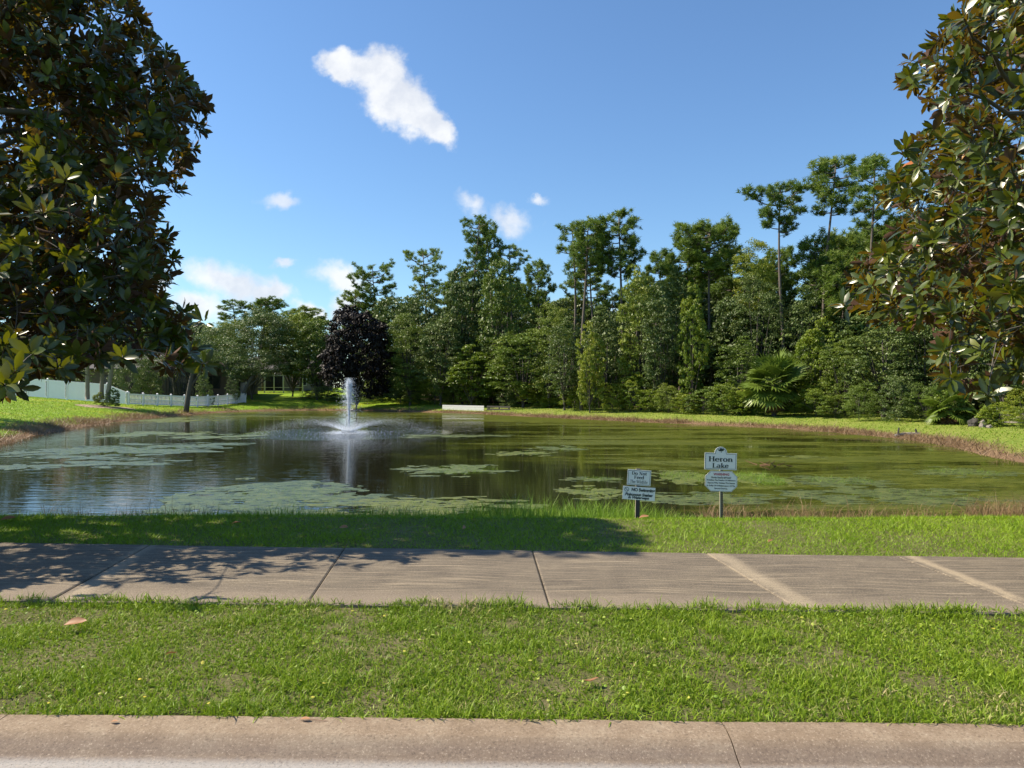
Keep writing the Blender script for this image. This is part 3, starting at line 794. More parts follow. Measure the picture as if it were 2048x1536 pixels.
def row(pa, pb, n):
    a = W(pa[0], 775, pa[1]); b = W(pb[0], 775, pb[1])
    return [(a.x + (b.x - a.x) * i / n, a.y + (b.y - a.y) * i / n) for i in range(n + 1)]
fence('tall_fence', row((-60, 69), (255, 67), 8), 1.84, 1.78, 'tall white solid panel fence across the top of the lawn behind the three palms', last_h=1.2)
pk = row((257, 67), (395, 72), 5); pk2 = row((395, 72), (491, 80), 5)
fence('picket_fence', pk + pk2[1:], 1.12, 1.06, 'low white picket fence stepping down from the tall fence along the lawn', picket=True)
fence('back_fence', row((405, 88), (492, 86), 4), 1.84, 1.78, 'white solid fence seen above the low pickets beside the leaning oak')

def house(name, px, Y, wx, dy_, eave, ridge, rz, wallm, roofm, label, wins=(), hip=True):
    c = W(px, 775, Y); z0 = H(c.x, c.y) - .05
    root = empty(name, (c.x, c.y, z0), rz); tag(root, label, 'house')
    A = Acc(); A.box((-wx / 2, 0, 0), (wx / 2, dy_, eave)); A.build('wall', wallm, root)
    o = .6; A = Acc(); hi = dy_ / 2
    V = [(-wx / 2 - o, -o, eave), (wx / 2 + o, -o, eave), (wx / 2 + o, dy_ + o, eave), (-wx / 2 - o, dy_ + o, eave),
         (-wx / 2 - o, -o, eave + .12), (wx / 2 + o, -o, eave + .12), (wx / 2 + o, dy_ + o, eave + .12), (-wx / 2 - o, dy_ + o, eave + .12),
         (-wx / 2 + hi * .8, hi, ridge), (wx / 2 - hi * .8, hi, ridge)]
    A.add(V, [(0, 3, 2, 1), (0, 1, 5, 4), (1, 2, 6, 5), (2, 3, 7, 6), (3, 0, 4, 7), (4, 5, 9, 8), (6, 7, 8, 9)], [(5, 6, 9), (7, 4, 8)])
    rf_ = A.build('roof', roofm, root)
    for (x0, x1, z0_, z1, fm_) in wins:
        A = Acc()
        for (a, b, c_, d_) in ((x0 - .08, x1 + .08, z0_ - .08, z0_), (x0 - .08, x1 + .08, z1, z1 + .08), (x0 - .08, x0, z0_, z1), (x1, x1 + .08, z0_, z1), ((x0 + x1) / 2 - .03, (x0 + x1) / 2 + .03, z0_, z1)):
            A.box((a, -.06, c_), (b, -.003, d_))
        fr = A.build('window', M[fm_], root)
        A = Acc(); A.box((x0, -.03, z0_), (x1, -.004, z1)); A.build('pane', M['glass'], fr)
    return root
house('stucco_house', 325, 84, 17, 9, 3.1, 5.6, R(4), M['wall'], M['roof'], 'long brown stucco house with a grey hip roof behind the low picket fence',
      [(-7, -5, .9, 2.3, 'bronze'), (-3.4, -1.4, .9, 2.3, 'bronze'), (.8, 3.2, .2, 2.4, 'bronze'), (5, 6.6, .9, 2.3, 'bronze')])
house('tile_roof_house', 30, 88, 15, 10, 3.4, 7.2, R(-6), M['wall'], M['tile'], 'brown house with a terracotta tile roof behind the tall white fence', [(-4, -2, .9, 2.3, 'bronze'), (1, 3, .9, 2.3, 'bronze'), (4.6, 6.2, .9, 2.3, 'bronze')])
house('grey_house', 545, 108, 15, 9, 3.0, 5.4, R(5), M['wall2'], M['roof'], 'grey house with a low hip roof behind the large oak and its screened porch', [(-5, -3, .9, 2.3, 'white'), (-1, 1.5, .1, 2.3, 'white'), (3, 5, .9, 2.3, 'white')])

def cage(name, px, Y, wx, dy_, hgt, rz, matn, label, nx=6, gable=0.9):
    c = W(px, 775, Y); z0 = H(c.x, c.y)
    root = empty(name, (c.x, c.y, z0), rz); tag(root, label, 'screen enclosure')
    b = .06
    for i in range(nx + 1):
        x = -wx / 2 + wx * i / nx
        A = Acc(); A.box((x - b, -b, 0), (x + b, b, hgt)); A.build('upright', M[matn], root)
        pts = [(x, 0, hgt), (x, dy_ * .3, hgt + gable), (x, dy_ * .7, hgt + gable), (x, dy_, hgt)]
        A = Acc(); A.tube(pts, b * .8, 4); A.build('rafter', M[matn], root)
    for z in (.0, .75, hgt):
        A = Acc(); A.box((-wx / 2, -b * .7, z - b * .5), (wx / 2, b * .7, z + b * .5)); A.build('rail', M[matn], root)
    for yy in (dy_ * .3, dy_ * .7):
        A = Acc(); A.box((-wx / 2, yy - b / 2, hgt + gable - b / 2), (wx / 2, yy + b / 2, hgt + gable + b / 2)); A.build('purlin', M[matn], root)
    A = Acc(); A.add([(-wx / 2, .01, .02), (wx / 2, .01, .02), (wx / 2, .01, hgt), (-wx / 2, .01, hgt), (wx / 2, dy_ * .3, hgt + gable - .04), (-wx / 2, dy_ * .3, hgt + gable - .04)], [(0, 1, 2, 3), (3, 2, 4, 5)])
    A.build('screen', M['screen'], root)
    return root
cage('bronze_pool_cage', 345, 79, 7.5, 4, 3.0, R(3), 'bronze', 'dark bronze screened pool enclosure behind the low picket fence', 5)
cage('white_pool_cage', 548, 96, 7.6, 5, 2.4, R(4), 'white', 'white framed screened porch on the lawn beyond the oak', 6, .8)
cage('small_white_cage', 432, 100, 5.0, 4, 3.2, R(4), 'white', 'pale framed pool screen rising above the white back fence', 4, .5)

# mulch bed under the palms
c = W(205, 775, 62); n = 40; V = [(c.x, c.y, H(c.x, c.y) + .05)]
for i in range(n):
    a = 2 * PI * i / n; rr = 1 + .12 * math.sin(3 * a) + .08 * math.sin(7 * a)
    x, y = c.x + 2.4 * rr * math.cos(a), c.y + 1.7 * rr * math.sin(a); V.append((x, y, H(x, y) + .012))
bed = mk('mulch_bed', V, np.array([(0, 1 + i, 1 + (i + 1) % n) for i in range(n)]), M['dirt']); tag(bed, 'sandy mulch bed round the feet of the three palms', 'flower bed')

# ------------------------------------------------------------------ white plank rail on the far bank
c0 = W(885, 815, bank_y(885, 1.6)); c1 = W(968, 818, bank_y(968, 1.6))
rail = empty('plank_rail', (c0.x, c0.y, 0)); tag(rail, 'weathered white plank rail over the outlet on the far shore', 'rail')
ang, L = rot_to(c0, c1); rail.rotation_euler.z = ang
zt = c0.z + .27
for i in range(3):
    A = Acc(); A.box((0, -.02 - .004 * (i % 2), zt - .185 * (i + 1) + .012), (L, .02, zt - .185 * i)); A.build('plank', M['white'], rail)
for u in (.25, L * .5, L - .2):
    A = Acc(); A.box((u - .05, .022, -1.1), (u + .05, .12, zt - .03)); A.build('post', M['rust'], rail)
rail2 = empty('dark_side_rail', (c1.x, c1.y, 0), ang); tag(rail2, 'shaded dark timber rail continuing beyond the white planks', 'rail')
for i in range(2):
    A = Acc(); A.box((.1, .3, zt - .26 * (i + 1) + .09), (3.0, .34, zt - .26 * i)); A.build('plank', M['wood_dark'], rail2)
for u in (.3, 1.6, 2.8):
    A = Acc(); A.box((u - .05, .342, -1.0), (u + .05, .44, zt - .03)); A.build('post', M['wood_dark'], rail2)

# ------------------------------------------------------------------ fountain
m_, t = material('spray_water')
p = t.n('ShaderNodeBsdfPrincipled', {'Base Color': (0.86, 0.9, 0.95), 'Roughness': 0.25, 'Specular IOR Level': 0.6})
tr = t.n('ShaderNodeBsdfTranslucent', {'Color': (0.9, 0.94, 1.0)})
t.n('ShaderNodeOutputMaterial', {'Surface': t.n('ShaderNodeMixShader', {0: 0.45, 1: p, 2: tr})}); M['spray'] = m_
ft = empty('fountain', (FX, FY, WZ)); tag(ft, 'floating fountain throwing a tall white jet and a wide ring of spray', 'fountain')
r = np.random.default_rng(60)
A = Acc()
A.tube([(0, 0, -.1), (0, 0, .03), (0, 0, .045)], [.42, .42, .3], 20); A.tube([(0, 0, .04), (0, 0, .16)], [.09, .05], 10)
A.build('float', M['bronze'], ft)
tet = np.array([(1, 1, 1), (1, -1, -1), (-1, 1, -1), (-1, -1, 1)]) / 1.7; tetf = [(0, 1, 2), (0, 3, 1), (0, 2, 3), (1, 3, 2)]
def drops(name, P, size):
    size = size * 1.0
    Mx = frames(rand_dirs(len(P), r), 0) * size[:, None, None]
    V, Fa = stamp(tet, tetf, Mx, P); o = mk(name, V, Fa, M['spray'], ft); o['kind'] = 'stuff'; return o
# central jet: tight rising core, spreading and breaking up at the top, then falling back around it
n = 7000; hgt = 2.8
zz = hgt * r.random(n) ** 0.8
rad = 0.03 + 0.13 * (zz / hgt) ** 1.6
a = r.uniform(0, 2 * PI, n); rr = rad * np.sqrt(r.random(n)) * (1 + .2 * r.normal(size=n))
P1 = np.stack([rr * np.cos(a), rr * np.sin(a), zz], -1)
drops('core_jet', P1, r.uniform(.008, .02, n))
n = 6500
zz = hgt * (1.02 - r.random(n) ** 1.5 * 0.98); a = r.uniform(0, 2 * PI, n)
fall = np.clip((hgt - zz) / hgt, 0, 1); rr = (0.20 + 0.55 * fall ** .6) * np.abs(r.normal(0, .55, n)) + .03
zz = zz + .13 * r.normal(size=n) * (zz > 1.8)
drops('falling_drops', np.stack([rr * np.cos(a), rr * np.sin(a), np.clip(zz, .02, hgt + .22)], -1), r.uniform(.006, .017, n))
# wide ring: droplets on flat arcs leaving the nozzle
n = 26000
u = r.random(n) ** 1.0; a = r.uniform(0, 2 * PI, n); th = R(33) + .06 * r.normal(size=n); rng_ = 4.9 * (1 + .1 * r.normal(size=n))
q = u ** 1.35
zz = q * rng_ * np.tan(th) * (1 - q) * .8; rr = q * rng_
drops('ring_spray', np.stack([rr * np.cos(a), rr * np.sin(a), np.clip(zz, .0, 9) + .02], -1), r.uniform(.003, .0085, n) * (1 + .5 * (q > .85) + 1.1 * np.clip(1 - q / .4, 0, 1)))
n = 5000
a = r.uniform(0, 2 * PI, n); rr = np.abs(r.normal(0, .8, n)); drops('splash', np.stack([rr * np.cos(a), rr * np.sin(a), .01 + .1 * r.random(n) ** 2], -1), r.uniform(.006, .016, n))

# ------------------------------------------------------------------ lettering
def strip(pts, thick, thin, out):
    P = np.array(pts, float); d = np.gradient(P, axis=0); L = np.linalg.norm(d, axis=1) + 1e-9
    w_ = thin + (thick - thin) * np.abs(d[:, 1]) / L if thick != thin else np.full(len(P), thin)
    nrm = np.stack([-d[:, 1], d[:, 0]], -1) / L[:, None]
    # stems keep a horizontal nib
    a = P + nrm * w_[:, None] / 2; b = P - nrm * w_[:, None] / 2
    for i in range(len(P) - 1): out.append([tuple(a[i]), tuple(b[i]), tuple(b[i + 1]), tuple(a[i + 1])])
def arc(cx, cy, rx, ry, a0, a1, n=16):
    return [(cx + rx * math.cos(R(a0 + (a1 - a0) * i / n)), cy + ry * math.sin(R(a0 + (a1 - a0) * i / n))) for i in range(n + 1)]
TH, TN = .185, .075
def stem(x, y0, y1): return ('s', [(x, y0), (x, (y0 + y1) / 2), (x, y1)])
def bar(x0, x1, y): return ('b', [(x0, y), (x1, y)])
def ser(x, y, w_=.30): return ('b', [(x - w_ / 2, y), (x + w_ / 2, y)])
XH = .66
GL = {
 'H': (.86, [stem(.18, 0, 1), stem(.66, 0, 1), bar(.18, .66, .52), ser(.18, .03), ser(.18, .97), ser(.66, .03), ser(.66, .97)]),
 'e': (.56, [('s', arc(.27, .33, .21, .31, 5, 325)), bar(.08, .48, .36)]),
 'r': (.46, [stem(.16, 0, XH), ser(.17, .03, .30), ser(.11, XH - .03, .18), ('s', arc(.32, .44, .14, .18, 150, 50, 6))]),
 'o': (.60, [('s', arc(.29, .33, .22, .31, 0, 360, 22))]),
 'n': (.68, [stem(.16, 0, XH), ser(.16, .03, .26), ser(.11, XH - .03, .16), ('s', arc(.34, .42, .17, .2, 170, 0, 8) + [(.51, .2), (.51, 0)]), ser(.52, .03, .26)]),
 'L': (.72, [stem(.18, 0, 1), ser(.18, .97), bar(.03, .64, .03), ('t', [(.63, .03), (.64, .28)])]),
 'a': (.56, [('s', arc(.24, .47, .17, .17, 160, 0, 8) + [(.41, .2), (.42, .06)]), ('s', arc(.23, .19, .16, .17, 90, 350, 14)), bar(.38, .52, .03)]),
 'k': (.64, [stem(.16, 0, 1), ser(.16, .03, .26), ser(.11, .97, .16), ('t', [(.2, .28), (.48, XH - .03)]), ('k', [(.27, .36), (.54, .02)]), ser(.46, XH - .03, .22), ser(.54, .03, .22)]),
 'D': (.84, [stem(.18, 0, 1), bar(.04, .4, .03), bar(.04, .4, .97), ('s', arc(.36, .5, .36, .47, 90, -90, 16))]),
 'N': (.86, [('t', [(.17, 0), (.17, 1)]), ('t', [(.67, 0), (.67, 1)]), ('k', [(.15, .97), (.67, .03)]), ser(.17, .03, .24), ser(.67, .97, .24), ser(.12, .97, .2)]),
 't': (.40, [('s', [(.18, .88), (.18, .5), (.18, .2)] + arc(.30, .16, .12, .13, 180, 290, 6)), bar(.05, .36, XH - .03)]),
 'F': (.70, [stem(.18, 0, 1), ser(.18, .03), bar(.04, .62, .97), bar(.18, .46, .52), ('t', [(.61, .97), (.61, .75)]), ('t', [(.46, .42), (.46, .62)])]),
 'd': (.66, [('s', arc(.27, .33, .2, .31, 0, 360, 20)), stem(.48, 0, 1), ser(.44, .97, .14), ser(.52, .03, .16)]),
 'T': (.74, [stem(.36, 0, 1), ser(.36, .03), bar(.05, .67, .97), ('t', [(.06, .97), (.06, .74)]), ('t', [(.66, .97), (.66, .74)])]),
 'h': (.68, [stem(.16, 0, 1), ser(.16, .03, .26), ser(.11, .97, .16), ('s', arc(.34, .42, .17, .2, 170, 0, 8) + [(.51, .2), (.51, 0)]), ser(.52, .03, .26)]),
 'W': (1.02, [('k', [(.1, .97), (.32, .02)]), ('t', [(.32, .02), (.5, .97)]), ('k', [(.5, .97), (.72, .02)]), ('t', [(.72, .02), (.92, .97)]), ser(.1, .97, .22), ser(.5, .97, .2), ser(.92, .97, .2)]),
 'i': (.34, [stem(.16, 0, XH), ser(.16, .03, .26), ser(.11, XH - .03, .16), ('s', [(.16, .82), (.16, .96)])]),
 'l': (.34, [stem(.16, 0, 1), ser(.16, .03, .26), ser(.11, .97, .16)]),
 'f': (.40, [('s', [(.18, 0), (.18, .4), (.18, .78)] + arc(.31, .8, .13, .17, 180, 60, 6)), bar(.05, .36, XH - .03), ser(.19, .03, .28)]),
 ' ': (.34, []),
}
def serif(text, thick=TH, thin=TN):
    out = []; x = 0
    for ch in text:
        adv, strokes = GL[ch]
        for k, pts in strokes:
            if k == 's': strip([(x + a, b) for a, b in pts], thick, thin, out)
            elif k == 'k': strip([(x + a, b) for a, b in pts], thick * 1.05, thick * .9, out)
            else: strip([(x + a, b) for a, b in pts], thin, thin, out)
        x += adv
    V = np.array([q for f in out for q in f]); return V, np.arange(len(V)).reshape(-1, 4)
def sans(text, shear=0.0, off=0.012, space=1.0):
    cu_ = bpy.data.curves.new('lettering', 'FONT'); cu_.body = text; cu_.shear = shear; cu_.offset = off + .012; cu_.resolution_u = 2; cu_.space_character = space
    cu_.fill_mode = 'FRONT'
    o = bpy.data.objects.new('lettering', cu_); COL.objects.link(o)
    dg = bpy.context.evaluated_depsgraph_get(); me = bpy.data.meshes.new_from_object(o.evaluated_get(dg))
    V = np.empty(len(me.vertices) * 3, np.float32); me.vertices.foreach_get('co', V); V = V.reshape(-1, 3)[:, :2]
    me.calc_loop_triangles(); T = np.array([tuple(tt.vertices) for tt in me.loop_triangles])
    bpy.data.objects.remove(o); bpy.data.curves.remove(cu_)
    return V, T
def letter(VT, cx, cz, wdt, hgt, mat, parent, y):
    V, T = VT; lo, hi = V.min(0), V.max(0)
    s_ = np.array([wdt / (hi[0] - lo[0]), hgt / (hi[1] - lo[1])]); q = (V - (lo + hi) / 2) * s_ + np.array([cx, cz])
    nv = len(q)
    P = np.concatenate([np.c_[q[:, 0], np.full(nv, y), q[:, 1]], np.c_[q[:, 0], np.full(nv, y), q[:, 1]]])[:nv]
    T = np.asarray(T)
    # all letters face the viewer side (-Y)
    a, b, c_ = P[T[:, 0]], P[T[:, 1]], P[T[:, 2]]
    nn = np.cross(b - a, c_ - a)[:, 1] > 0
    T = T.copy(); T[nn] = T[nn][:, ::-1]
    return mk('lettering', P, T, mat, parent)
M['sign'] = simple('sign_face', (0.80, 0.80, 0.76), 0.4, var=0.06, vscale=6)
M['ink'] = simple('sign_green_black', (0.012, 0.028, 0.026), 0.5, var=0.05)
M['red'] = simple('sign_red', (0.42, 0.03, 0.07), 0.5, var=0.05)
M['galv'] = simple('weathered_channel_post', (0.075, 0.06, 0.045), 0.6, 0.001, 80, var=0.35)
M['edge_lit'] = simple('sunlit_edge_and_holes', (0.42, 0.36, 0.25), 0.5, var=0.2)  # sun on left post edges put into this colour; punched holes share it
def outline_panel(name, pts, border, parent, roll, loc, th=.004):
    """flat panel with a raised dark border line a little inside its edge; pts go round in x,z"""
    n = len(pts); P = np.array(pts); cen_ = P.mean(0)
    V = [(x, -th, z) for x, z in P] + [(x, th, z) for x, z in P]
    Acc_ = Acc(); Acc_.add(V, [(i, (i + 1) % n, n + (i + 1) % n, n + i) for i in range(n)], None)
    me = bpy.data.meshes.new(name)
    faces = [tuple(range(n))[::-1], tuple(range(n, 2 * n))] + [(i, (i + 1) % n, n + (i + 1) % n, n + i) for i in range(n)]
    me.from_pydata([tuple(v) for v in V], [], faces); me.update(); me.materials.append(M['sign'])
    import bmesh
    bm_ = bmesh.new(); bm_.from_mesh(me); bmesh.ops.recalc_face_normals(bm_, faces=bm_.faces); bm_.to_mesh(me); bm_.free()
    o = bpy.data.objects.new(name, me); COL.objects.link(o); o.parent = parent; o.location = loc; o.rotation_euler = (0, roll, 0)
    if border:
        def inset(dist):
            out = []
            for i in range(n):
                a, b, c_ = P[i - 1], P[i], P[(i + 1) % n]
                e1 = (b - a) / np.linalg.norm(b - a); e2 = (c_ - b) / np.linalg.norm(c_ - b)
                n1 = np.array([-e1[1], e1[0]]); n2 = np.array([-e2[1], e2[0]])
                bis = n1 + n2; bis /= np.linalg.norm(bis); out.append(b + bis * dist / max(.3, bis @ n1))
            return np.array(out)
        area = 0.5 * sum(P[i][0] * P[(i + 1) % n][1] - P[(i + 1) % n][0] * P[i][1] for i in range(n))
        sg = 1 if area > 0 else -1
        A1 = inset(sg * border[0]); B1 = inset(sg * (border[0] + border[1]))
        V2 = [(x, -th - .0012, z) for x, z in A1] + [(x, -th - .0012, z) for x, z in B1]
        mk('border_line', V2, np.array([(i, (i + 1) % n, n + (i + 1) % n, n + i) for i in range(n)]), M['ink'], o)
    return o
YS = 9.0
k_ = YS / F     # metres per photo pixel at the signs
def sz(py): return EYE + (HY - py) * k_
def sx_(px): return (px - 1024) * k_
# --- lake name sign
bx = sx_(1442); bz = H(bx, YS)
s1_ = empty('lake_name_sign', (bx, YS, bz)); s1_.rotation_euler.z = R(-4)
tag(s1_, 'arched Heron Lake sign over a WARNING plate on a perforated channel post', 'sign')
top = sz(896) - bz
A = Acc(); 
A.box((-.004, .0, -.3), (.022, .022, top - .04)); pst = A.build('post', M['galv'], s1_)
A = Acc(); A.box((-.020, -.012, -.3), (-.0045, .012, top - .04)); A.build('flange', M['edge_lit'], pst)  # left flange coloured lighter to show the sun on it
for i in range(24):
    z = .02 + i * .0254
    if z > sz(984) - bz: break
    A = Acc(); A.box((.006, -.0012, z), (.012, -.0002, z + .007)); A.build('punched_hole', M['edge_lit'], pst)
wN = 31.5 * k_; hN = 17 * k_
cz = sz(922) - bz
pts = [(-wN, -hN), (wN, -hN), (wN, hN - .004), (12.5 * k_, hN - .004)]
for i in range(13):
    a = PI * (i + .4) / 12.8; pts.append((12.2 * k_ * math.cos(a), hN + .0 + 11.8 * k_ * math.sin(a)))
pts += [(-12.5 * k_, hN - .004), (-wN, hN - .004)]
pn = outline_panel('name_panel', pts, (.010, .0045), s1_, R(1.2), (-.010, -.017, cz))
letter(serif('Heron'), 0, 4.2 * k_, 47 * k_, 10.2 * k_, M['ink'], pn, -.0062)
letter(serif('Lake'), 0, -8.7 * k_, 32 * k_, 9.8 * k_, M['ink'], pn, -.0062)
# dark leaf-like emblem in the arch
em = [(-6.6, 2.6), (-4.8, 1.2), (-3.4, 1.4), (-2.2, 3.0), (-2.0, 5.2), (-.6, 4.2), (.6, 5.8), (1.4, 4.0), (3.0, 3.4), (4.6, 4.2), (6.2, 3.0), (6.0, .8), (4.8, -1.2), (3.4, -1.6), (2.2, -.6), (.6, -2.4), (-.8, -1.2), (-2.4, -1.6), (-4.6, -.8), (-5.2, .6)]
V = [(0, -.0062, (hN + 5.6 * k_))] + [(x * k_ * .95, -.0062, hN + (4.6 + y) * k_ * .95) for x, y in em]
n = len(em); mk('emblem', V, np.array([(0, 1 + i, 1 + (i + 1) % n) for i in range(n)]), M['ink'], pn)
V = [(x * k_, -.0062, hN + (y) * k_) for x, y in [(-.8, 1.6), (.8, 2.2), (2.2, 1.6), (.6, .2)]]
mk('emblem', V, np.array([(0, 3, 2, 1)]), M['ink'], pn)
wW = 31.5 * k_; hW = 20.5 * k_; cx_ = 11 * k_
pts = [(-wW + cx_, -hW), (wW - cx_, -hW), (wW, -hW + cx_), (wW, hW - cx_), (wW - cx_, hW), (-wW + cx_, hW), (-wW, hW - cx_), (-wW, -hW + cx_)]
pw = outline_panel('warning_panel', pts, (.005, .0032), s1_, R(1.4), (-.004, -.017, sz(962) - bz))
letter(sans('WARNING', 0, .02), 0, 14 * k_, 31 * k_, 5.2 * k_, M['red'], pw, -.0062)
for i, (tx_, ww) in enumerate([('Florida Statute #372.667', 39), ('Prohibits The Feeding Of Alligators', 56), ('Anyone Who Violates This Statute', 54), ('Is Guilty Of A Misdemeanor Of The', 55), ('Second Degree.', 26)]):
    letter(sans(tx_, 0, .018), 0, (7.2 - 5.5 * i) * k_, ww * k_, 3.9 * k_, M['ink'], pw, -.0062)
for pnl, zz in ((pn, .010), (pw, 10.2 * k_), (pw, -9.6 * k_)):
    A = Acc(); A.tube([(.004, -.009, zz), (.004, -.0045, zz)], .0042, 8); A.build('bolt', M['ink'], pnl)
# --- wildlife and swimming sign
bx = sx_(1274.5); bz = H(bx, YS)
s2_ = empty('wildlife_notice_sign', (bx, YS, bz)); s2_.rotation_euler.z = R(-5); s2_.rotation_euler.y = R(1.0)
tag(s2_, 'Do Not Feed and NO Swimming plates on a square dark post', 'sign')
A = Acc(); A.box((-.0235, .0, -.3), (.028, .05, sz(937.5) - bz)); ps2 = A.build('post', M['wood_dark'], s2_)
A = Acc(); A.box((-.0255, -.001, -.3), (-.0237, .051, sz(937.5) - bz)); A.build('sunlit_side_strip', M['edge_lit'], ps2)  # added strip, coloured as the sunlit left side of the post
def rect(w_, h_): return [(-w_, -h_), (w_, -h_), (w_, h_), (-w_, h_)]
pa = outline_panel('feeding_panel', rect(23.2 * k_, 15.4 * k_), (.009, .0045), s2_, R(2.6), (.012, -.0055, sz(955) - bz))
letter(serif('Do Not', .19, .06), 0, 8.6 * k_, 29 * k_, 6.6 * k_, M['ink'], pa, -.0062)
letter(serif('Feed', .19, .06), 0, .6 * k_, 19 * k_, 6.6 * k_, M['ink'], pa, -.0062)
letter(serif('The Wildlife', .12, .055), 0, -8.2 * k_, 34.5 * k_, 6.4 * k_, M['ink'], pa, -.0062)
pb = outline_panel('swimming_panel', rect(32 * k_, 13 * k_), None, s2_, R(2.4), (.012, -.0055, sz(986.5) - bz))
letter(sans('NO Swimming', 0, .03, .95), 8.4 * k_, 6.2 * k_, 46 * k_, 9.0 * k_, M['ink'], pb, -.0062)
letter(sans('Poisonous Snakes', .35, .03, .95), 0, -2.4 * k_, 55 * k_, 6.3 * k_, M['ink'], pb, -.0062)
letter(sans('In Waterways', .35, .03, .95), 0, -9.2 * k_, 42 * k_, 7.2 * k_, M['ink'], pb, -.0062)
ring = []; 
for i in range(24):
    a, b = 2 * PI * i / 24, 2 * PI * (i + 1) / 24
    ring.append([(4.4 * math.cos(a), 4.4 * math.sin(a)), (3.6 * math.cos(a), 3.6 * math.sin(a)), (3.6 * math.cos(b), 3.6 * math.sin(b)), (4.4 * math.cos(b), 4.4 * math.sin(b))])
ring.append([(-2.9, 2.2), (-2.2, 2.9), (2.9, -2.2), (2.2, -2.9)])
V = np.array([q for f in ring for q in f]); letter((V, np.arange(len(V)).reshape(-1, 4)), -24.4 * k_, 6.8 * k_, 9 * k_, 9 * k_, M['ink'], pb, -.0062).name = 'prohibition_symbol'
for pnl, zz in ((pa, 14 * k_), (pb, -11.4 * k_)):
    A = Acc(); A.tube([(-.010, -.0075, zz), (-.010, -.0045, zz)], .003, 8); A.build('bolt', M['ink'], pnl)

# ------------------------------------------------------------------ algae mats
m_, t = material('algae_mat')
pos = t.n('ShaderNodeNewGeometry').outputs['Position']
oi = t.n('ShaderNodeObjectInfo').outputs['Color']
a1 = t.noise(pos, 3.0, 5, 0.7); a2 = t.noise(pos, 30, 4, 0.7)
v = t.m('ADD', t.m('MULTIPLY', a1, .6), t.m('MULTIPLY', a2, .4))
c1 = t.ramp(v, [(0.3, (0.03, 0.045, 0.012)), (0.5, (0.085, 0.115, 0.035)), (0.7, (0.16, 0.19, 0.07))])
c = t.mix(1.0, c1, oi, 'MULTIPLY')
a3 = t.noise(t.vm('MULTIPLY', pos, (1.6, 4.0, 1)), 2.0, 5, 0.75)
open_ = t.ss(a3, 0.47, 0.39)      # open water between the strands
c = t.mix(open_, c, (0.014, 0.016, 0.006))
c = t.mix(t.m('MULTIPLY', t.ss(a3, 0.55, 0.66), 0.5), c, (0.20, 0.19, 0.05))
p = t.n('ShaderNodeBsdfPrincipled', {'Base Color': c, 'Roughness': t.m('SUBTRACT', t.m('ADD', 0.22, t.m('MULTIPLY', a2, 0.4)), t.m('MULTIPLY', open_, 0.3)), 'Specular IOR Level': 0.4})
t.put(p, 'Normal', t.n('ShaderNodeBump', {'Height': a2, 'Strength': .7, 'Distance': .012}))
t.n('ShaderNodeOutputMaterial', {'Surface': p}); M['mat'] = m_
def algae(px0, px1, py0, py1, label, tint=(1, 1, 1), seed=1, grass=0, specks=14, gcol='reed', gh=.12):
    r = np.random.default_rng(seed + 500)
    a = G((px0 + px1) / 2, py0, WZ); b = G((px0 + px1) / 2, py1, WZ); cx = (a.x + b.x) / 2; cy = (a.y + b.y) / 2
    rx = (px1 - px0) / 2 / F * cy; ry = (a.y - b.y) / 2
    root = empty('algae_mat', (cx, cy, WZ))
    tag(root, label, 'algae mat', 'floating algae mats on the lake')
    A = Acc()
    def blob(x, y, sx__, sy__, n, rough):
        ph = r.uniform(0, 2 * PI, 8); am = rough * r.uniform(.5, 1, 8) / np.array([1.2, 1.5, 1.8, 2.6, 3.5, 5, 7, 9]); fr_ = np.array([2, 3, 4, 6, 9, 14, 21, 29])
        th = np.arange(n) * 2 * PI / n; rad = 1 + (am[None] * np.sin(fr_[None] * th[:, None] + ph[None])).sum(1)
        V = np.concatenate([[[x, y, .010]], np.stack([x + sx__ * rad * np.cos(th), y + sy__ * rad * np.sin(th), np.full(n, .005)], -1), np.stack([x + sx__ * rad * np.cos(th), y + sy__ * rad * np.sin(th), np.full(n, -.03)], -1)])
        A.add(V, [(1 + n + i, 1 + n + (i + 1) % n, 1 + (i + 1) % n, 1 + i) for i in range(n)], [(0, 1 + i, 1 + (i + 1) % n) for i in range(n)])
    blob(0, 0, rx * .7, ry * .62, 120, .46)
    for _ in range(specks * 3):
        q = r.uniform(0, 2 * PI); d_ = r.uniform(.55, 1.2); s_ = .02 + .2 * r.random() ** 2
        blob(rx * d_ * math.cos(q), ry * d_ * math.sin(q), rx * s_ * 1.2, ry * s_ * .8, 11, .5)
    o = A.build('film', M['mat'], root); o.color = (*tint, 1)
    if grass:
        n = grass; q = r.uniform(0, 2 * PI, n); d_ = r.random(n) ** .5 * .75
        x = rx * d_ * np.cos(q) + rx * .12; y = ry * d_ * np.sin(q)
        blades('mat_grass', x, y, np.zeros(n), gh * r.uniform(.3, 1.1, n), r.uniform(.004, .009, n) * max(1, cy / 22), np.abs(r.normal(.3, .3, n)).clip(0, 1.2), M[gcol], seed + 900, seg=1, parent=root)['kind'] = 'stuff'
    return root
GREY = (.68, .72, .66); YEL = (1.2, 1.05, .45); OLV = (.9, .85, .55); MID = (1.05, 1.0, .8)
algae(818, 1008, 928, 952, 'island of pale algae with a crest of grass in the open middle of the lake', MID, 1, 900, gh=.11)
algae(990, 1104, 901, 913, 'narrow yellow green mat right of the fountain spray', YEL, 2, 160, 8)
algae(1068, 1168, 892, 903, 'small flat mat behind the narrow yellow one', OLV, 3, 120, 8)
algae(355, 520, 869, 879, 'grassy yellow green mat just left of the spray ring', MID, 4, 160)
algae(335, 500, 885, 897, 'long grey green mat reaching toward the spray ring', GREY, 5)
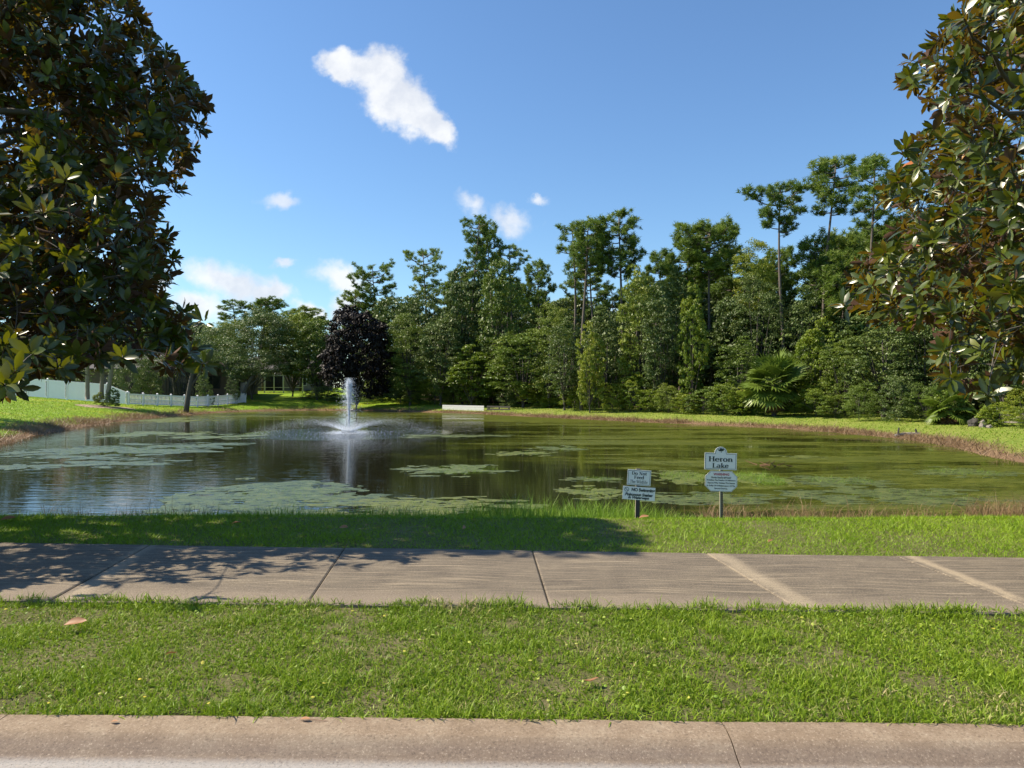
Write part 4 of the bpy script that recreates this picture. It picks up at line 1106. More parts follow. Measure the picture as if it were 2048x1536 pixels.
algae(70, 400, 889, 915, 'largest grey green mat near the brown shore', GREY, 6, 600, 26, gh=.13)
algae(120, 330, 918, 937, 'pale grey mat floating in front of the largest one', GREY, 7, 0, 18)
algae(200, 360, 862, 876, 'mat with grass tufts off the brown fringe', MID, 8, 200)
algae(330, 420, 864, 871, 'thin sliver mat with a green tuft by the white fence reflection', YEL, 9, 100)
algae(250, 420, 836, 846, 'bright yellow mat hugging the bend of the left shore', YEL, 10, 120)
algae(420, 545, 829, 834, 'thin bright mat under the shaded lawn bank', YEL, 11, 80)
algae(-40, 120, 925, 942, 'small dim mat at the far left of the open water', GREY, 12, 0, 8)
algae(0, 60, 900, 912, 'tiny grey mat beside the dry bank grass', GREY, 13, 0, 6)
algae(390, 710, 968, 1030, 'broad pale mat spread along the near shore before the lawn', (.8, .84, .82), 14, 500, 60)
algae(620, 1010, 994, 1040, 'olive mat along the near shore below the fountain reflection', YEL, 15, 500, 30, gh=.15)
algae(475, 512, 955, 960, 'lone small mat in the rippled dark water', MID, 16, 0, 4)
algae(1290, 1440, 943, 968, 'reddish grassy mat between the two signs', YEL, 17, 700, 18, gh=.2)
algae(1125, 1245, 972, 998, 'yellow mat beside the swimming notice', YEL, 18, 260, 14)
algae(1140, 1250, 954, 964, 'slim mat left of the feeding notice', OLV, 19, 260, 10)
algae(1455, 1570, 945, 975, 'mat with bright green grass just right of the warning plate', YEL, 20, 1000, 14, gh=.28)
algae(1570, 1760, 952, 972, 'wide olive mat with low tufts beyond the warning plate', OLV, 21, 500, 20, gh=.14)
algae(1830, 2010, 935, 955, 'long olive mat near the right hand bank', OLV, 22, 400, 20, gh=.14)
algae(1560, 1650, 910, 918, 'thin yellow mat in the shaded right of the lake', YEL, 23, 0, 8)
algae(1300, 1540, 985, 1010, 'dim olive mat under the name sign', OLV, 24, 200, 24)
algae(1620, 1980, 975, 1010, 'broad dim mat in front of the dry grass clumps', OLV, 25, 300, 30)
algae(800, 1010, 868, 876, 'thin pale mat just beyond the spray ring', OLV, 26, 0, 10)
algae(640, 740, 832, 836, 'thin strip of algae on the far water behind the jet', GREY, 27, 0, 6)
# drifting debris
deb = empty('floating_branch', tuple(G(1540, 930, WZ))); tag(deb, 'pale dead branch and leaves caught on algae in mid lake', 'branch')
A = Acc()
for i in range(9):
    a = random.uniform(0, 2 * PI); l = random.uniform(.2, .7); o_ = Vector((random.uniform(-.6, .6), random.uniform(-.4, .4), 0))
    A.tube([o_, o_ + Vector((l * math.cos(a) * .6, l * math.sin(a) * .6, .04)), o_ + Vector((l * math.cos(a), l * math.sin(a), .09))], [.02, .015, .006], 5)
A.build('twig', M['dead'], deb)

# stump snags and rocks on the right bank
def lump(name, px, py, size, label, cat, mat, seed, z=None):
    Yp = F * (EYE + .35) / (py - HY); c = W(px, py, Yp); 
    r = np.random.default_rng(seed); a = []
    import bmesh
    bm_ = bmesh.new(); bmesh.ops.create_icosphere(bm_, subdivisions=3, radius=1)
    ph = r.uniform(0, 6, 6)
    for v in bm_.verts:
        q = v.co; f_ = 1 + .18 * math.sin(3 * q.x + ph[0]) * math.sin(4 * q.y + ph[1]) + .12 * math.sin(7 * q.z + ph[2] + 3 * q.x) + .05 * math.sin(13 * q.y + ph[3])
        v.co = Vector((q.x * size[0], q.y * size[1], q.z * size[2])) * f_
    me = bpy.data.meshes.new(name); bm_.to_mesh(me); bm_.free(); me.materials.append(M[mat])
    o = bpy.data.objects.new(name, me); COL.objects.link(o); o.location = (c.x, c.y, H(c.x, c.y) + size[2] * .35); tag(o, label, cat)
    return o
lump('rock', 1950, 851, (.32, .25, .3), 'dark rounded rock at the foot of the right magnolia branches', 'rock', 'wood_dark', 1)
lump('rock', 1966, 853, (.16, .14, .28), 'upright pale stone beside the dark rock', 'rock', 'rock', 2)
lump('rock', 1979, 854, (.14, .14, .12), 'smallest pale stone of the three on the right bank', 'rock', 'rock', 3)
br = lump('brush_pile', 2035, 848, (1.2, .7, .35), 'grey heap of cut brush at the right edge of the far bank', 'brush pile', 'rock', 4)
snag = empty('snag', tuple(G(1800, 868, -.7))); snag.location.z = H(snag.location.x, snag.location.y) ; tag(snag, 'driftwood log with two upright stubs on the right bank shoreline', 'log')
A = Acc(); A.tube([(-.25, 0, .06), (.3, .05, .12), (.95, 0, .1), (1.1, .05, .06)], [.07, .1, .12, .06], 7); A.build('log', M['rock'], snag)
A = Acc(); A.tube([(-.1, 0, .05), (-.08, 0, .3), (-.05, 0, .46)], [.06, .045, .03], 6); A.build('stub', M['wood_dark'], snag)
A = Acc(); A.tube([(.78, 0, .05), (.8, 0, .25), (.76, 0, .4)], [.06, .05, .03], 6); A.build('stub', M['wood_dark'], snag)

# ------------------------------------------------------------------ fallen magnolia leaves and small litter
def leaf_template(wd=.36, fold=.10, droop=.16, curl=0.0):
    rows = [(.0, 0), (.12, .3), (.35, .85), (.6, 1.0), (.84, .62), (1.0, 0)]
    V = []; T = []
    for (t_, w_) in rows:
        z = -droop * t_ * t_ + curl * math.sin(t_ * 5)
        if w_ == 0: V.append((t_, 0, z))
        else: V += [(t_, -w_ * wd / 2, z + fold * w_ * .5), (t_, 0, z), (t_, w_ * wd / 2, z + fold * w_ * .5)]
    T += [(0, 1, 2), (0, 2, 3)]
    for k in range(3):
        a = 1 + 3 * k; b = a + 3
        T += [(a, b, b + 1), (a, b + 1, a + 1), (a + 1, b + 1, b + 2), (a + 1, b + 2, a + 2)]
    a = 10; T += [(a, 13, a + 1), (a + 1, 13, a + 2)]
    return np.array(V), np.array(T)
lt_v, lt_f = leaf_template(.42, .22, -.1, .05)
lm_dry = mesh('fallen_leaf', lt_v, lt_f, np.full(len(lt_f), .6), True); lm_dry.materials.append(M['rustleaf'])
def fallen(px, py, size, rz, tilt, label, z=.03, mesh_=lm_dry):
    g = G(px, py, z); zz = 0 if g.y < 9 else 0
    o = bpy.data.objects.new('fallen_leaf', mesh_); COL.objects.link(o); o.location = g; o.scale = (size,) * 3; o.rotation_euler = (tilt, R(-8), rz)
    tag(o, label, 'leaf', 'fallen magnolia leaves')
fallen(128, 1250, .15, R(8), R(28), 'large copper magnolia leaf lying on the verge near the shaded slab', .035)
fallen(330, 1309, .075, R(4), R(-30), 'small curled rusty leaf in the middle of the left verge')
fallen(1165, 1358, .09, R(10), R(150), 'dark brown curled leaf beside two yellow weeds in the verge', .03)
fallen(678, 1056, .13, R(-25), R(30), 'pinkish dry leaf on the shaded lawn beyond the pavement', .05)
fallen(925, 1058, .10, R(80), R(40), 'dark leaf standing upright in the shaded lawn', .05)
fallen(462, 1048, .12, R(10), R(0), 'pale dry leaf on the shaded lawn near the bank crest', .05)
fallen(1535, 1084, .08, R(40), R(10), 'rust coloured leaf in the sunny lawn right of the signs', .05)
fallen(0, 1041, .16, R(30), R(30), 'brown leaf at the far left crest of the bank', .05)
fallen(1277, 1036, .13, R(10), R(20), 'red brown leaf at the foot of the swimming notice post', .04)
fallen(600, 1438, .055, R(-10), R(5), 'sliver of straw coloured leaf on the kerb top', .012)
fallen(222, 1443, .04, R(0), R(5), 'tiny bleached leaf scrap on the kerb by the trailing weed', .012)
tw = empty('twig', tuple(G(637, 1440, .01))); tag(tw, 'thin reddish pine needle twig lying on the kerb edge', 'twig')
A = Acc(); A.tube([(-.07, .02, .002), (-.02, .002, .004), (.05, -.008, .002)], [.0012, .0014, .001], 4); A.build('needle', M['rust'], tw)
# ================================================================== trees
def curve3(p0, p1, p2, n=6):
    t_ = np.linspace(0, 1, n)[:, None]; return (1 - t_) ** 2 * np.array(p0) + 2 * t_ * (1 - t_) * np.array(p1) + t_ ** 2 * np.array(p2)
# ---- needle tuft template
def needle_tuft(n, seed, ln=.34, wd=.028):
    r = np.random.default_rng(seed); d = rand_dirs(n, r); d[:, 2] = d[:, 2] * .8 + .35; d = unit(d)
    side = unit(np.cross(d, rand_dirs(n, r))) * wd
    L = ln * r.uniform(.6, 1.1, n)[:, None]; o = r.normal(0, .07, (n, 3))
    V = np.stack([o - side, o + side, o + d * L], 1).reshape(-1, 3); k = np.arange(n)[:, None] * 3
    return V, np.concatenate([k, k + 1, k + 2], 1)
NT_ = [needle_tuft(34, s) for s in range(4)]
def leaf_clump(n, seed, rad=.42, ls=.13, wd=.5):
    r = np.random.default_rng(seed); d = rand_dirs(n, r); d[:, 2] = np.abs(d[:, 2]) * .9 - .15
    P = d * rad * r.uniform(.55, 1.1, (n, 1)); P[:, 2] *= .75
    nrm = unit(unit(d) * .6 + rand_dirs(n, r) * .65 + [0, 0, .35]); ax = unit(np.cross(nrm, rand_dirs(n, r))); bx = np.cross(nrm, ax)
    s_ = ls * r.uniform(.6, 1.25, (n, 1))
    V = np.stack([P - ax * s_ * .5, P - bx * s_ * wd * .5, P + ax * s_ * .5, P + bx * s_ * wd * .5], 1).reshape(-1, 3)
    return V, np.arange(n * 4).reshape(-1, 4)
LC = {'oak': [leaf_clump(44, 10 + s, .44, .165, .6) for s in range(3)], 'fine': [leaf_clump(60, 20 + s, .46, .125, .5) for s in range(3)], 'big': [leaf_clump(34, 30 + s, .46, .22, .7) for s in range(3)],
      'vine': [leaf_clump(36, 40 + s, .36, .185, .75) for s in range(3)]}
def stamp_mix(temps, P, S, r, tonebase=None, stretch=None):
    """stamps of several templates; returns V, F, tone"""
    Vs, Fs, Ts = [], [], []; off = 0
    pick = r.integers(0, len(temps), len(P))
    for k, (tv, tf) in enumerate(temps):
        m = pick == k
        if not m.any(): continue
        a = r.uniform(0, 2 * PI, m.sum()); c, s_ = np.cos(a), np.sin(a); z = np.zeros_like(a); o1 = np.ones_like(a)
        tl = r.normal(0, .25, (m.sum(), 2))
        Mx = np.stack([np.stack([c, -s_, tl[:, 0]], -1), np.stack([s_, c, tl[:, 1]], -1), np.stack([z, z, o1], -1)], 1) * S[m][:, None, None]
        V, Fa = stamp(tv, tf, Mx, P[m]); Vs.append(V); Fs.append(Fa + off); off += len(V)
        b = r.random(m.sum()) if tonebase is None else tonebase[m]
        Ts.append(np.clip(np.repeat(b, len(tf)) * .55 + r.random(m.sum() * len(tf)) * .45, 0, 1))
    return np.concatenate(Vs), np.concatenate(Fs), np.concatenate(Ts)

def pine_mesh(seed, Ht, cb, cr, nl=20, shape='round', bend=.3, tr=.17, dens=1.0, vine=0):
    """tall pine: bare trunk to cb metres, crown radius cr; returns (trunk mesh, crown mesh)"""
    r = np.random.default_rng(seed)
    A = Acc()
    zz = np.linspace(0, Ht, 12); bx_ = bend * np.sin(zz / Ht * r.uniform(2, 4) + r.uniform(0, 6)); by_ = bend * np.sin(zz / Ht * r.uniform(2, 4) + r.uniform(0, 6))
    bx_ -= bx_[0]; by_ -= by_[0]
    zz0 = zz.copy(); zz0[0] = -.4
    A.tube(np.stack([bx_, by_, zz0], -1), tr * (1 - .75 * (zz / Ht) ** 1.2), 8)
    cx = lambda z: np.array([np.interp(z, zz, bx_), np.interp(z, zz, by_)])
    tufts = []; sizes = []
    ch = Ht - cb
    for i in range(nl):
        f = (i + r.uniform(-.3, .3)) / nl; f = min(max(f, 0), 1); z = cb + ch * f * .96
        if shape == 'round': R_ = cr * (math.sin(PI * (0.12 + .80 * f)) ** .6)
        elif shape == 'flat': R_ = cr * (0.55 + .65 * f if f < .75 else 1.0 - (f - .75) * 1.6)
        else: R_ = cr * (1.05 - f) ** .7
        R_ *= r.uniform(.6, 1.12); az = i * 2.4 + r.uniform(-.5, .5)
        base = np.array([*cx(z), z]); dr = np.array([math.cos(az), math.sin(az), 0])
        tip = base + dr * R_ + np.array([0, 0, R_ * r.uniform(.05, .5)]); ctl = base + dr * R_ * .5 + np.array([0, 0, -R_ * r.uniform(-.1, .18)])
        C = curve3(base, ctl, tip, 7); A.tube(C, np.linspace(.055, .015, 7) * (.6 + R_ / 3), 4, cap=False)
        for j in range(int(3 + R_ * 3.2)):
            u = r.uniform(.35, 1.0); k = u * 6; q = C[int(k)] + (C[min(int(k) + 1, 6)] - C[int(k)]) * (k - int(k))
            sd = np.array([-dr[1], dr[0], 0]) * r.choice([-1, 1]); e = q + (dr * .5 + sd * r.uniform(.3, 1)) * r.uniform(.3, .85) * (1.2 - .4 * u) + [0, 0, r.uniform(.05, .5)]
            A.tube([q, (q + e) / 2 + [0, 0, -.04], e], [.014, .01, .006], 3, cap=False)
            for _ in range(int(r.integers(2, 5) * dens)):
                tufts.append(e + r.normal(0, .19, 3) * [1, 1, .7] + [0, 0, .06]); sizes.append(r.uniform(.75, 1.15))
        tufts.append(tip); sizes.append(1.1)
    for _ in range(10): tufts.append(np.array([*cx(Ht), Ht]) + r.normal(0, .3, 3) * [1, 1, .6]); sizes.append(1)
    P = np.array(tufts); S = np.array(sizes)
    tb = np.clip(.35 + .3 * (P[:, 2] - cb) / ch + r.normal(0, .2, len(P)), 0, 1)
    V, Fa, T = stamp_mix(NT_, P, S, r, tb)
    # a few dead snags below the crown
    for _ in range(4):
        z = cb * r.uniform(.55, 1); az = r.uniform(0, 6.28); b = np.array([*cx(z), z]); l = r.uniform(.4, 1.3); A.tube([b, b + [math.cos(az) * l, math.sin(az) * l, l * r.uniform(-.1, .4)]], [.03, .008], 3, cap=False)
    tm = A
    if vine:
        zv = r.uniform(.3, cb * vine, 90); az = r.uniform(0, 6.28, 90); rr = r.uniform(.1, .42, 90) * (1.2 - .6 * zv / (cb * vine))
        PV = np.stack([np.interp(zv, zz, bx_) + rr * np.cos(az), np.interp(zv, zz, by_) + rr * np.sin(az), zv], -1)
        vv = stamp_mix(LC['vine'], PV, r.uniform(.7, 1.1, 90), r)
    else: vv = None
    return A, (V, Fa, T), vv
def build_tree(name, loc, label, cat, group, parts_, crown_mat, bark='bark', vine_mat='bright', scale=(1, 1, 1), rz=0.0):
    A, (V, Fa, T), vv = parts_
    root = empty(name, loc, rz); root.scale = scale; tag(root, label, cat, group)
    if A is not None: A.build('trunk', M[bark], root, smooth=True)
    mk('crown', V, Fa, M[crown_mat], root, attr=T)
    if vv is not None: mk('vine', vv[0], vv[1], M[vine_mat], root, attr=vv[2])
    return root
def broad_mesh(seed, Rx, Ry, Ht, bot, nclump=230, kind='oak', lobes=9, trunk=True, tr=.2, full=0.0, size=1.0):
    """broadleaf crown of lobes inside an egg from bot to Ht"""
    r = np.random.default_rng(seed); cz_ = (Ht + bot) / 2; rz_ = (Ht - bot) / 2
    L = []
    for i in range(lobes):
        f = (i + .5) / lobes; z = 1 - 1.9 * f + r.uniform(-.12, .12); az = r.uniform(0, 6.28); h_ = math.sqrt(max(0, 1 - z * z * .9)); s_ = r.uniform(.34, .5)
        if z < 0: h_ = max(h_, full)
        L.append((np.array([h_ * math.cos(az) * (1 - s_) * 1.02, h_ * math.sin(az) * (1 - s_) * 1.02, z * (1 - s_) * 1.04]), s_))
    L.append((np.array([0, 0, .1]), .62))
    P = []; TB = []
    tries = 0
    while len(P) < nclump and tries < nclump * 20:
        tries += 1
        c, s_ = L[r.integers(len(L))]; d = rand_dirs(1, r)[0]
        if d[2] < -.75: continue
        q = c + d * s_ * r.uniform(.86, 1.06)
        inside = any(np.linalg.norm(q - c2) < s2 * .80 for c2, s2 in L)
        if inside and r.random() < .9: continue
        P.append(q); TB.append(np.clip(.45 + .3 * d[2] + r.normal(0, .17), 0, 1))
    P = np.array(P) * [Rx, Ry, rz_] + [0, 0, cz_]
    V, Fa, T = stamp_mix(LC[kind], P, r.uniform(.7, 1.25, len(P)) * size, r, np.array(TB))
    A = None
    if trunk:
        A = Acc(); top = cz_ + rz_ * .3
        A.tube([(0, 0, -.4), (.05, 0, bot * .5), (.1, .05, max(bot, .5)), (0, 0, top)], [tr * .9, tr * .7, tr * .55, tr * .15], 8)
        for c, s_ in L[:lobes]:
            e = c * [Rx, Ry, rz_] + [0, 0, cz_]; b0 = np.array([.05, .02, max(bot * .8, .3) + r.uniform(0, .5) * rz_ * .5])
            A.tube(curve3(b0, (b0 + e) / 2 + [0, 0, -.1 * rz_], e, 5), np.linspace(tr * .45, .02, 5), 5, cap=False)
    return A, (V, Fa, T), None

def base_at(px, Y):
    x = (px - 1024) / F * Y; return (x, Y, H(x, Y))
# ---- hand placed pines: (trunk px, depth, top row, crown bottom row, crown half width px, limbs, shape, bend, label, vine)
PINES = [
 (1658, 46, 312, 430, 57, 15, 'flat', .5, 'tallest pine, its rounded tuft crown standing clear above the woods', 0, 1.25),
 (1573, 47, 368, 462, 60, 14, 'flat', .3, 'slender pine with a long bare trunk and a lopsided crown left of the tallest pine', 0, 1.2),
 (1738, 44, 322, 470, 55, 18, 'round', .6, 'airy pine between the tallest pine and the right magnolia', 0, .8),
 (1247, 54, 421, 560, 47, 24, 'round', .2, 'straight pine with a dense dark crown, its trunk bare to the shrubs', 0, 1.2),
 (1163, 55, 442, 545, 38, 20, 'round', .3, 'tall thin pine with the darkest crown of the central trio', 0, 1.2),
 (1139, 59, 452, 580, 34, 15, 'flat', .4, 'open crowned pine on the lake side edge of the central trio', .6, .8),
 (1200, 58, 470, 580, 36, 17, 'round', .3, 'pine tucked between the dark crowned pine and the dense straight one', 0, .8),
 (1425, 52, 446, 560, 72, 30, 'flat', .2, 'broad umbrella crowned pine with the thickest bare trunk', 0, 1.15),
 (1362, 55, 480, 620, 52, 24, 'round', .4, 'pine with leaning limbs left of the umbrella crowned pine', 0, 1.1),
 (1312, 60, 505, 640, 40, 18, 'round', .4, 'greyish pine behind the dense straight pine', 0, .8),
 (955, 70, 431, 575, 38, 20, 'flat', .5, 'high pine with a forked airy top wrapped in vines below', .8, .9),
 (987, 72, 446, 590, 32, 18, 'round', .3, 'twin pine beside the forked airy one over the white rail', .7, .9),
 (1022, 72, 492, 620, 36, 18, 'round', .4, 'lower pine filling the shoulder right of the forked pine', .9, .9),
 (852, 79, 500, 610, 50, 20, 'flat', .6, 'wide open pine with spreading grey limbs against the sky', 0, .8),
 (757, 83, 528, 640, 52, 22, 'round', .6, 'rounded pine at the low left end of the tall woods', 0, 1.0),
 (720, 86, 585, 680, 36, 16, 'round', .4, 'small pine low on the slope of the left treetops', 0, 1.0),
 (905, 76, 545, 660, 46, 22, 'round', .4, 'dark bushy pine between the open pine and the forked pine', .9, 1.3),
 (1075, 68, 520, 640, 34, 14, 'round', .6, 'thin scraggly pine with dead twigs in the dip of the skyline', 0, .6),
 (1620, 48, 480, 620, 42, 24, 'round', .3, 'green pine with foliage down its length under the tallest pine', 0, 1.2),
 (1672, 45, 510, 640, 48, 24, 'round', .3, 'feathery yellow green pine in front of the tallest trunk', 0, 1.1),
 (1845, 42, 330, 520, 60, 22, 'round', .4, 'pine seen through the upper branches of the right magnolia', 0, .9),
 (1915, 41, 300, 520, 60, 22, 'round', .4, 'pine behind the middle of the right magnolia', 0, .9),
 (2000, 40, 260, 480, 64, 22, 'flat', .4, 'pine behind the outer right magnolia with pale limbs', 0, .9),
 (1480, 57, 500, 640, 48, 22, 'round', .4, 'pine behind the umbrella crown beside the bright treetop', 0, 1.0),
 (452, 96, 598, 650, 33, 12, 'flat', .4, 'little flat topped pine above the left oaks', 0, .9),
 (525, 100, 600, 650, 40, 16, 'round', .3, 'pine peeking over the big left oak', 0, 1.0),
 (600, 98, 612, 680, 44, 18, 'round', .3, 'round pine top at the right end of the left oaks', 0, 1.2),
 (1700, 50, 470, 640, 46, 20, 'round', .3, 'shaded pine beyond the airy one near the right magnolia', 0, 1.0),
 (1545, 53, 500, 640, 44, 20, 'round', .3, 'mid height pine behind the slender lopsided one', 0, 1.0),
]
pine_roots = []
OWN = {0, 1, 2, 3, 4, 5, 7, 8, 10, 13, 14, 18, 19}      # crowns built one by one; the others reuse them
REF = ([640, 690, 800, 1012, 1150, 1300, 1480, 1670, 1850, 2050, 2300], [88, 84, 76, 71, 64, 56.5, 49.5, 44.5, 38.5, 35, 33])
def shift(px, Y):
    if px < 700: return Y
    return Y - float(np.interp(px, *REF)) + bank_y(px, 6.3)
rp = np.random.default_rng(55)
for i, (px, Y, top, cbot, hw, nl, shp, bend, lab, vine, dens) in enumerate(PINES):
    Y = shift(px, Y) + 6
    loc = base_at(px, Y); Ht = W(px, top, Y).z - loc[2]; cb = W(px, cbot, Y).z - loc[2]; cr = hw / F * Y * .95
    if i in OWN:
        rt = build_tree('pine_tree', loc, lab, 'pine tree', 'pines of the lakeside woods', pine_mesh(100 + i, Ht - .2, cb, cr, nl, shp, bend, .11 + .0035 * Ht, dens, vine), 'needles')
        pine_roots.append((rt, Ht, cb / Ht, cr))
    else:
        src = min(pine_roots, key=lambda q: abs(q[2] - cb / Ht) + .12 * abs(math.log(q[3] / cr)) + .08 * rp.random())
        rt = copy_tree(src[0]); rt.location = loc; rt['label'] = lab; k = Ht / src[1]; kr = max(.6, min(1.5, cr / src[3]))
        rt.scale = (kr, kr, k); rt.rotation_euler = (0, 0, rp.uniform(0, 6.28))
# ---- broadleaf trees: (px, depth, top row, bottom row, half width px, kind, material, clumps, label)
TREES = [
 (505, 84, 618, 792, 92, 'fine', 'greyoak', 420, 'large grey green oak spreading over the screened porch', 1),
 (455, 88, 640, 780, 60, 'fine', 'oak', 200, 'pale oak behind the picket fence at the edge of the left magnolia', 1),
 (585, 90, 625, 780, 70, 'oak', 'oak', 260, 'bright rounded oak right of the large grey green one', 1),
 (635, 86, 640, 798, 46, 'oak', 'oak', 190, 'green oak squeezed between the left oaks and the maroon tree', 1),
 (712, 74, 618, 806, 70, 'big', 'backlit', 420, 'dark maroon magnolia standing behind the fountain jet', 1),
 (778, 78, 590, 806, 58, 'oak', 'greyoak', 260, 'dark green oak next to the maroon tree', 1),
 (838, 76, 600, 812, 52, 'oak', 'greyoak', 240, 'tall shaded oak under the wide open pine', 1),
 (820, 71, 645, 812, 42, 'fine', 'oak', 200, 'blue green bushy tree left of the vine tangle', 1),
 (880, 70, 650, 815, 44, 'oak', 'greyoak', 220, 'vine draped tree behind the white rail', 1),
 (925, 73, 560, 800, 46, 'vine', 'greyoak', 240, 'tall column of dark vine covered foliage over the white rail', 1),
 (945, 69, 690, 815, 42, 'vine', 'bright', 220, 'yellow green creeper mound just above the white rail', 1),
 (1015, 71, 540, 815, 50, 'oak', 'oak', 280, 'dense tree mass under the twin pines', 1),
 (1045, 66, 680, 818, 62, 'oak', 'oak', 330, 'broad dome of sunlit foliage right of the white rail', 1),
 (1100, 64, 620, 815, 40, 'fine', 'oak', 190, 'dark slim tree at the foot of the scraggly pine', 1),
 (1128, 60, 660, 815, 36, 'oak', 'greyoak', 180, 'shaded undergrowth tree between dome and pine trio', 1),
 (1180, 56, 645, 820, 26, 'vine', 'bright', 170, 'bright vine column climbing beside the pine trio', 1),
 (1215, 58, 640, 820, 40, 'oak', 'greyoak', 200, 'dim tree behind the bright vine column', 1),
 (1283, 56, 560, 820, 40, 'oak', 'oak', 260, 'narrow leafy tree right of the dense straight pine', 1),
 (1322, 54, 600, 822, 34, 'oak', 'greyoak', 200, 'deep shaded tree left of the vine pillar', 1),
 (1385, 52, 570, 822, 28, 'vine', 'bright', 260, 'tall pillar of lit vines left of the thick pine trunk', 1),
 (1345, 57, 560, 800, 34, 'oak', 'greyoak', 180, 'dark tree behind the pillar of vines', 1),
 (1500, 54, 468, 700, 40, 'fine', 'bright', 190, 'pale feathery treetop beside the slender pine', 1),
 (1515, 51, 560, 825, 44, 'fine', 'greyoak', 230, 'shadowy cypress like tree behind the cabbage palm', 1),
 (1475, 49, 700, 828, 36, 'oak', 'oak', 190, 'leafy bush tree left of the cabbage palm', 1),
 (1640, 46, 640, 830, 40, 'vine', 'bright', 230, 'yellow green creeper tree right of the cabbage palm', 1),
 (1605, 50, 600, 828, 36, 'oak', 'greyoak', 200, 'dark understorey tree behind the cabbage palm', 1),
 (1690, 43, 690, 838, 44, 'fine', 'oak', 260, 'green bush tree under the airy pine', 1),
 (1765, 41, 625, 842, 66, 'oak', 'greyoak', 420, 'big rounded oak low on the right bank', 1),
 (1850, 39, 600, 846, 60, 'fine', 'greyoak', 360, 'dense oak behind the lower twigs of the right magnolia', 1),
 (1930, 38, 560, 850, 56, 'fine', 'greyoak', 320, 'dark oak behind the trailing leaves of the right magnolia', 1),
 (2010, 37, 500, 852, 60, 'fine', 'greyoak', 340, 'grey green tree at the right end of the far bank', 1),
 (2090, 36, 480, 860, 60, 'oak', 'greyoak', 300, 'tree just past the right end of the brush pile', 1),
 (1900, 44, 430, 700, 80, 'oak', 'greyoak', 260, 'taller oak rising behind the right hand pines', 1),
 (60, 96, 640, 790, 90, 'oak', 'oak', 260, 'green oak behind the terracotta roof', 1),
 (160, 99, 600, 780, 80, 'oak', 'bright', 240, 'bright tree between the two brown houses', 1),
 (300, 97, 610, 760, 80, 'fine', 'oak', 260, 'oak standing behind the grey hip roof', 1),
 (390, 82, 640, 770, 60, 'fine', 'greyoak', 230, 'greyish oak over the dark pool cage', 1),
 (-60, 92, 560, 790, 110, 'oak', 'oak', 240, 'big tree at the outer end of the tall white fence', 1),
 (-225, 41, 420, 860, 110, 'oak', 'oak', 240, 'lawn oak whose shadow falls across the near left lawn', 1),
]
BROTO = {}
def broad_proto(kind, cls, k):
    key = (kind, cls, k)
    if key not in BROTO:
        R0, H0, n0 = {'slim': (2.0, 7.5, 300), 'mid': (2.7, 8.0, 400), 'wide': (4.6, 8.0, 700)}[cls]
        BROTO[key] = broad_mesh(200 + len(BROTO) * 7, R0, R0 * .9, H0, .25, n0, kind, 13, True, .16, .82, {'slim': .85, 'mid': 1.0, 'wide': 1.25}[cls])
        A, (V, Fa, T), _ = BROTO[key]
        BROTO[key] = (mesh('trunk', np.concatenate(A.V), [np.concatenate(A.Q)] + ([np.concatenate(A.T)] if A.T else []), smooth=True), mesh('crown', V, Fa, T), R0, H0)
    return BROTO[key]
CROWN = {}
def place_broad(name, loc, label, cat, group, kind, cls, k, mat, bark, rx, Ht, low=0.0, rz=0.0):
    tmesh, cmesh, R0, H0 = broad_proto(kind, cls, k)
    root = empty(name, loc, rz); tag(root, label, cat, group); root.scale = (rx / R0, rx / R0, Ht / H0)
    for nm, me, mm in (('trunk', tmesh, bark), ('crown', cmesh, mat)):
        key = (me.name, mm)
        if key not in CROWN:
            c = me if not len(me.materials) else me.copy()
            if len(c.materials): c.materials.clear()
            c.materials.append(M[mm]); CROWN[key] = c
        o = bpy.data.objects.new(nm, CROWN[key]); COL.objects.link(o); o.parent = root
        if nm == 'crown' and low > .8:
            f = low / Ht; o.scale.z = 1 - f; o.location.z = H0 * f
    return root
for i, (px, Y, top, bot, hw, kind, mat, ncl, lab, tr_) in enumerate(TREES):
    Y = shift(px, Y) + (1.5 if px > 700 else 0)
    if px > 790 and mat != 'bright': top -= 24
    loc = base_at(px, Y); Ht = W(px, top, Y).z - loc[2]; rx = hw / F * Y
    low = 0.4 if (bot > 790 and i not in (0, 1, 2)) else max(1.2, W(px, bot, Y).z - loc[2])
    if px < 480: low = max(low, 2.2)
    cls = 'slim' if rx < 2.3 else ('mid' if rx < 3.6 else 'wide')
    if kind in ('big', 'vine'): cls = 'mid' if kind == 'vine' else 'wide'
    place_broad('backlit_magnolia_tree' if mat == 'backlit' else ('vine_covered_tree' if kind == 'vine' else 'oak_tree'), loc, lab, 'tree', None,
                kind, cls, i % 2 if kind in ('oak', 'fine') and cls != 'slim' else 0, mat, 'bark_dark' if px > 640 else 'bark_mag', rx * (1.2 if px > 740 else 1.06), Ht, low, rp.uniform(0, 6.28))
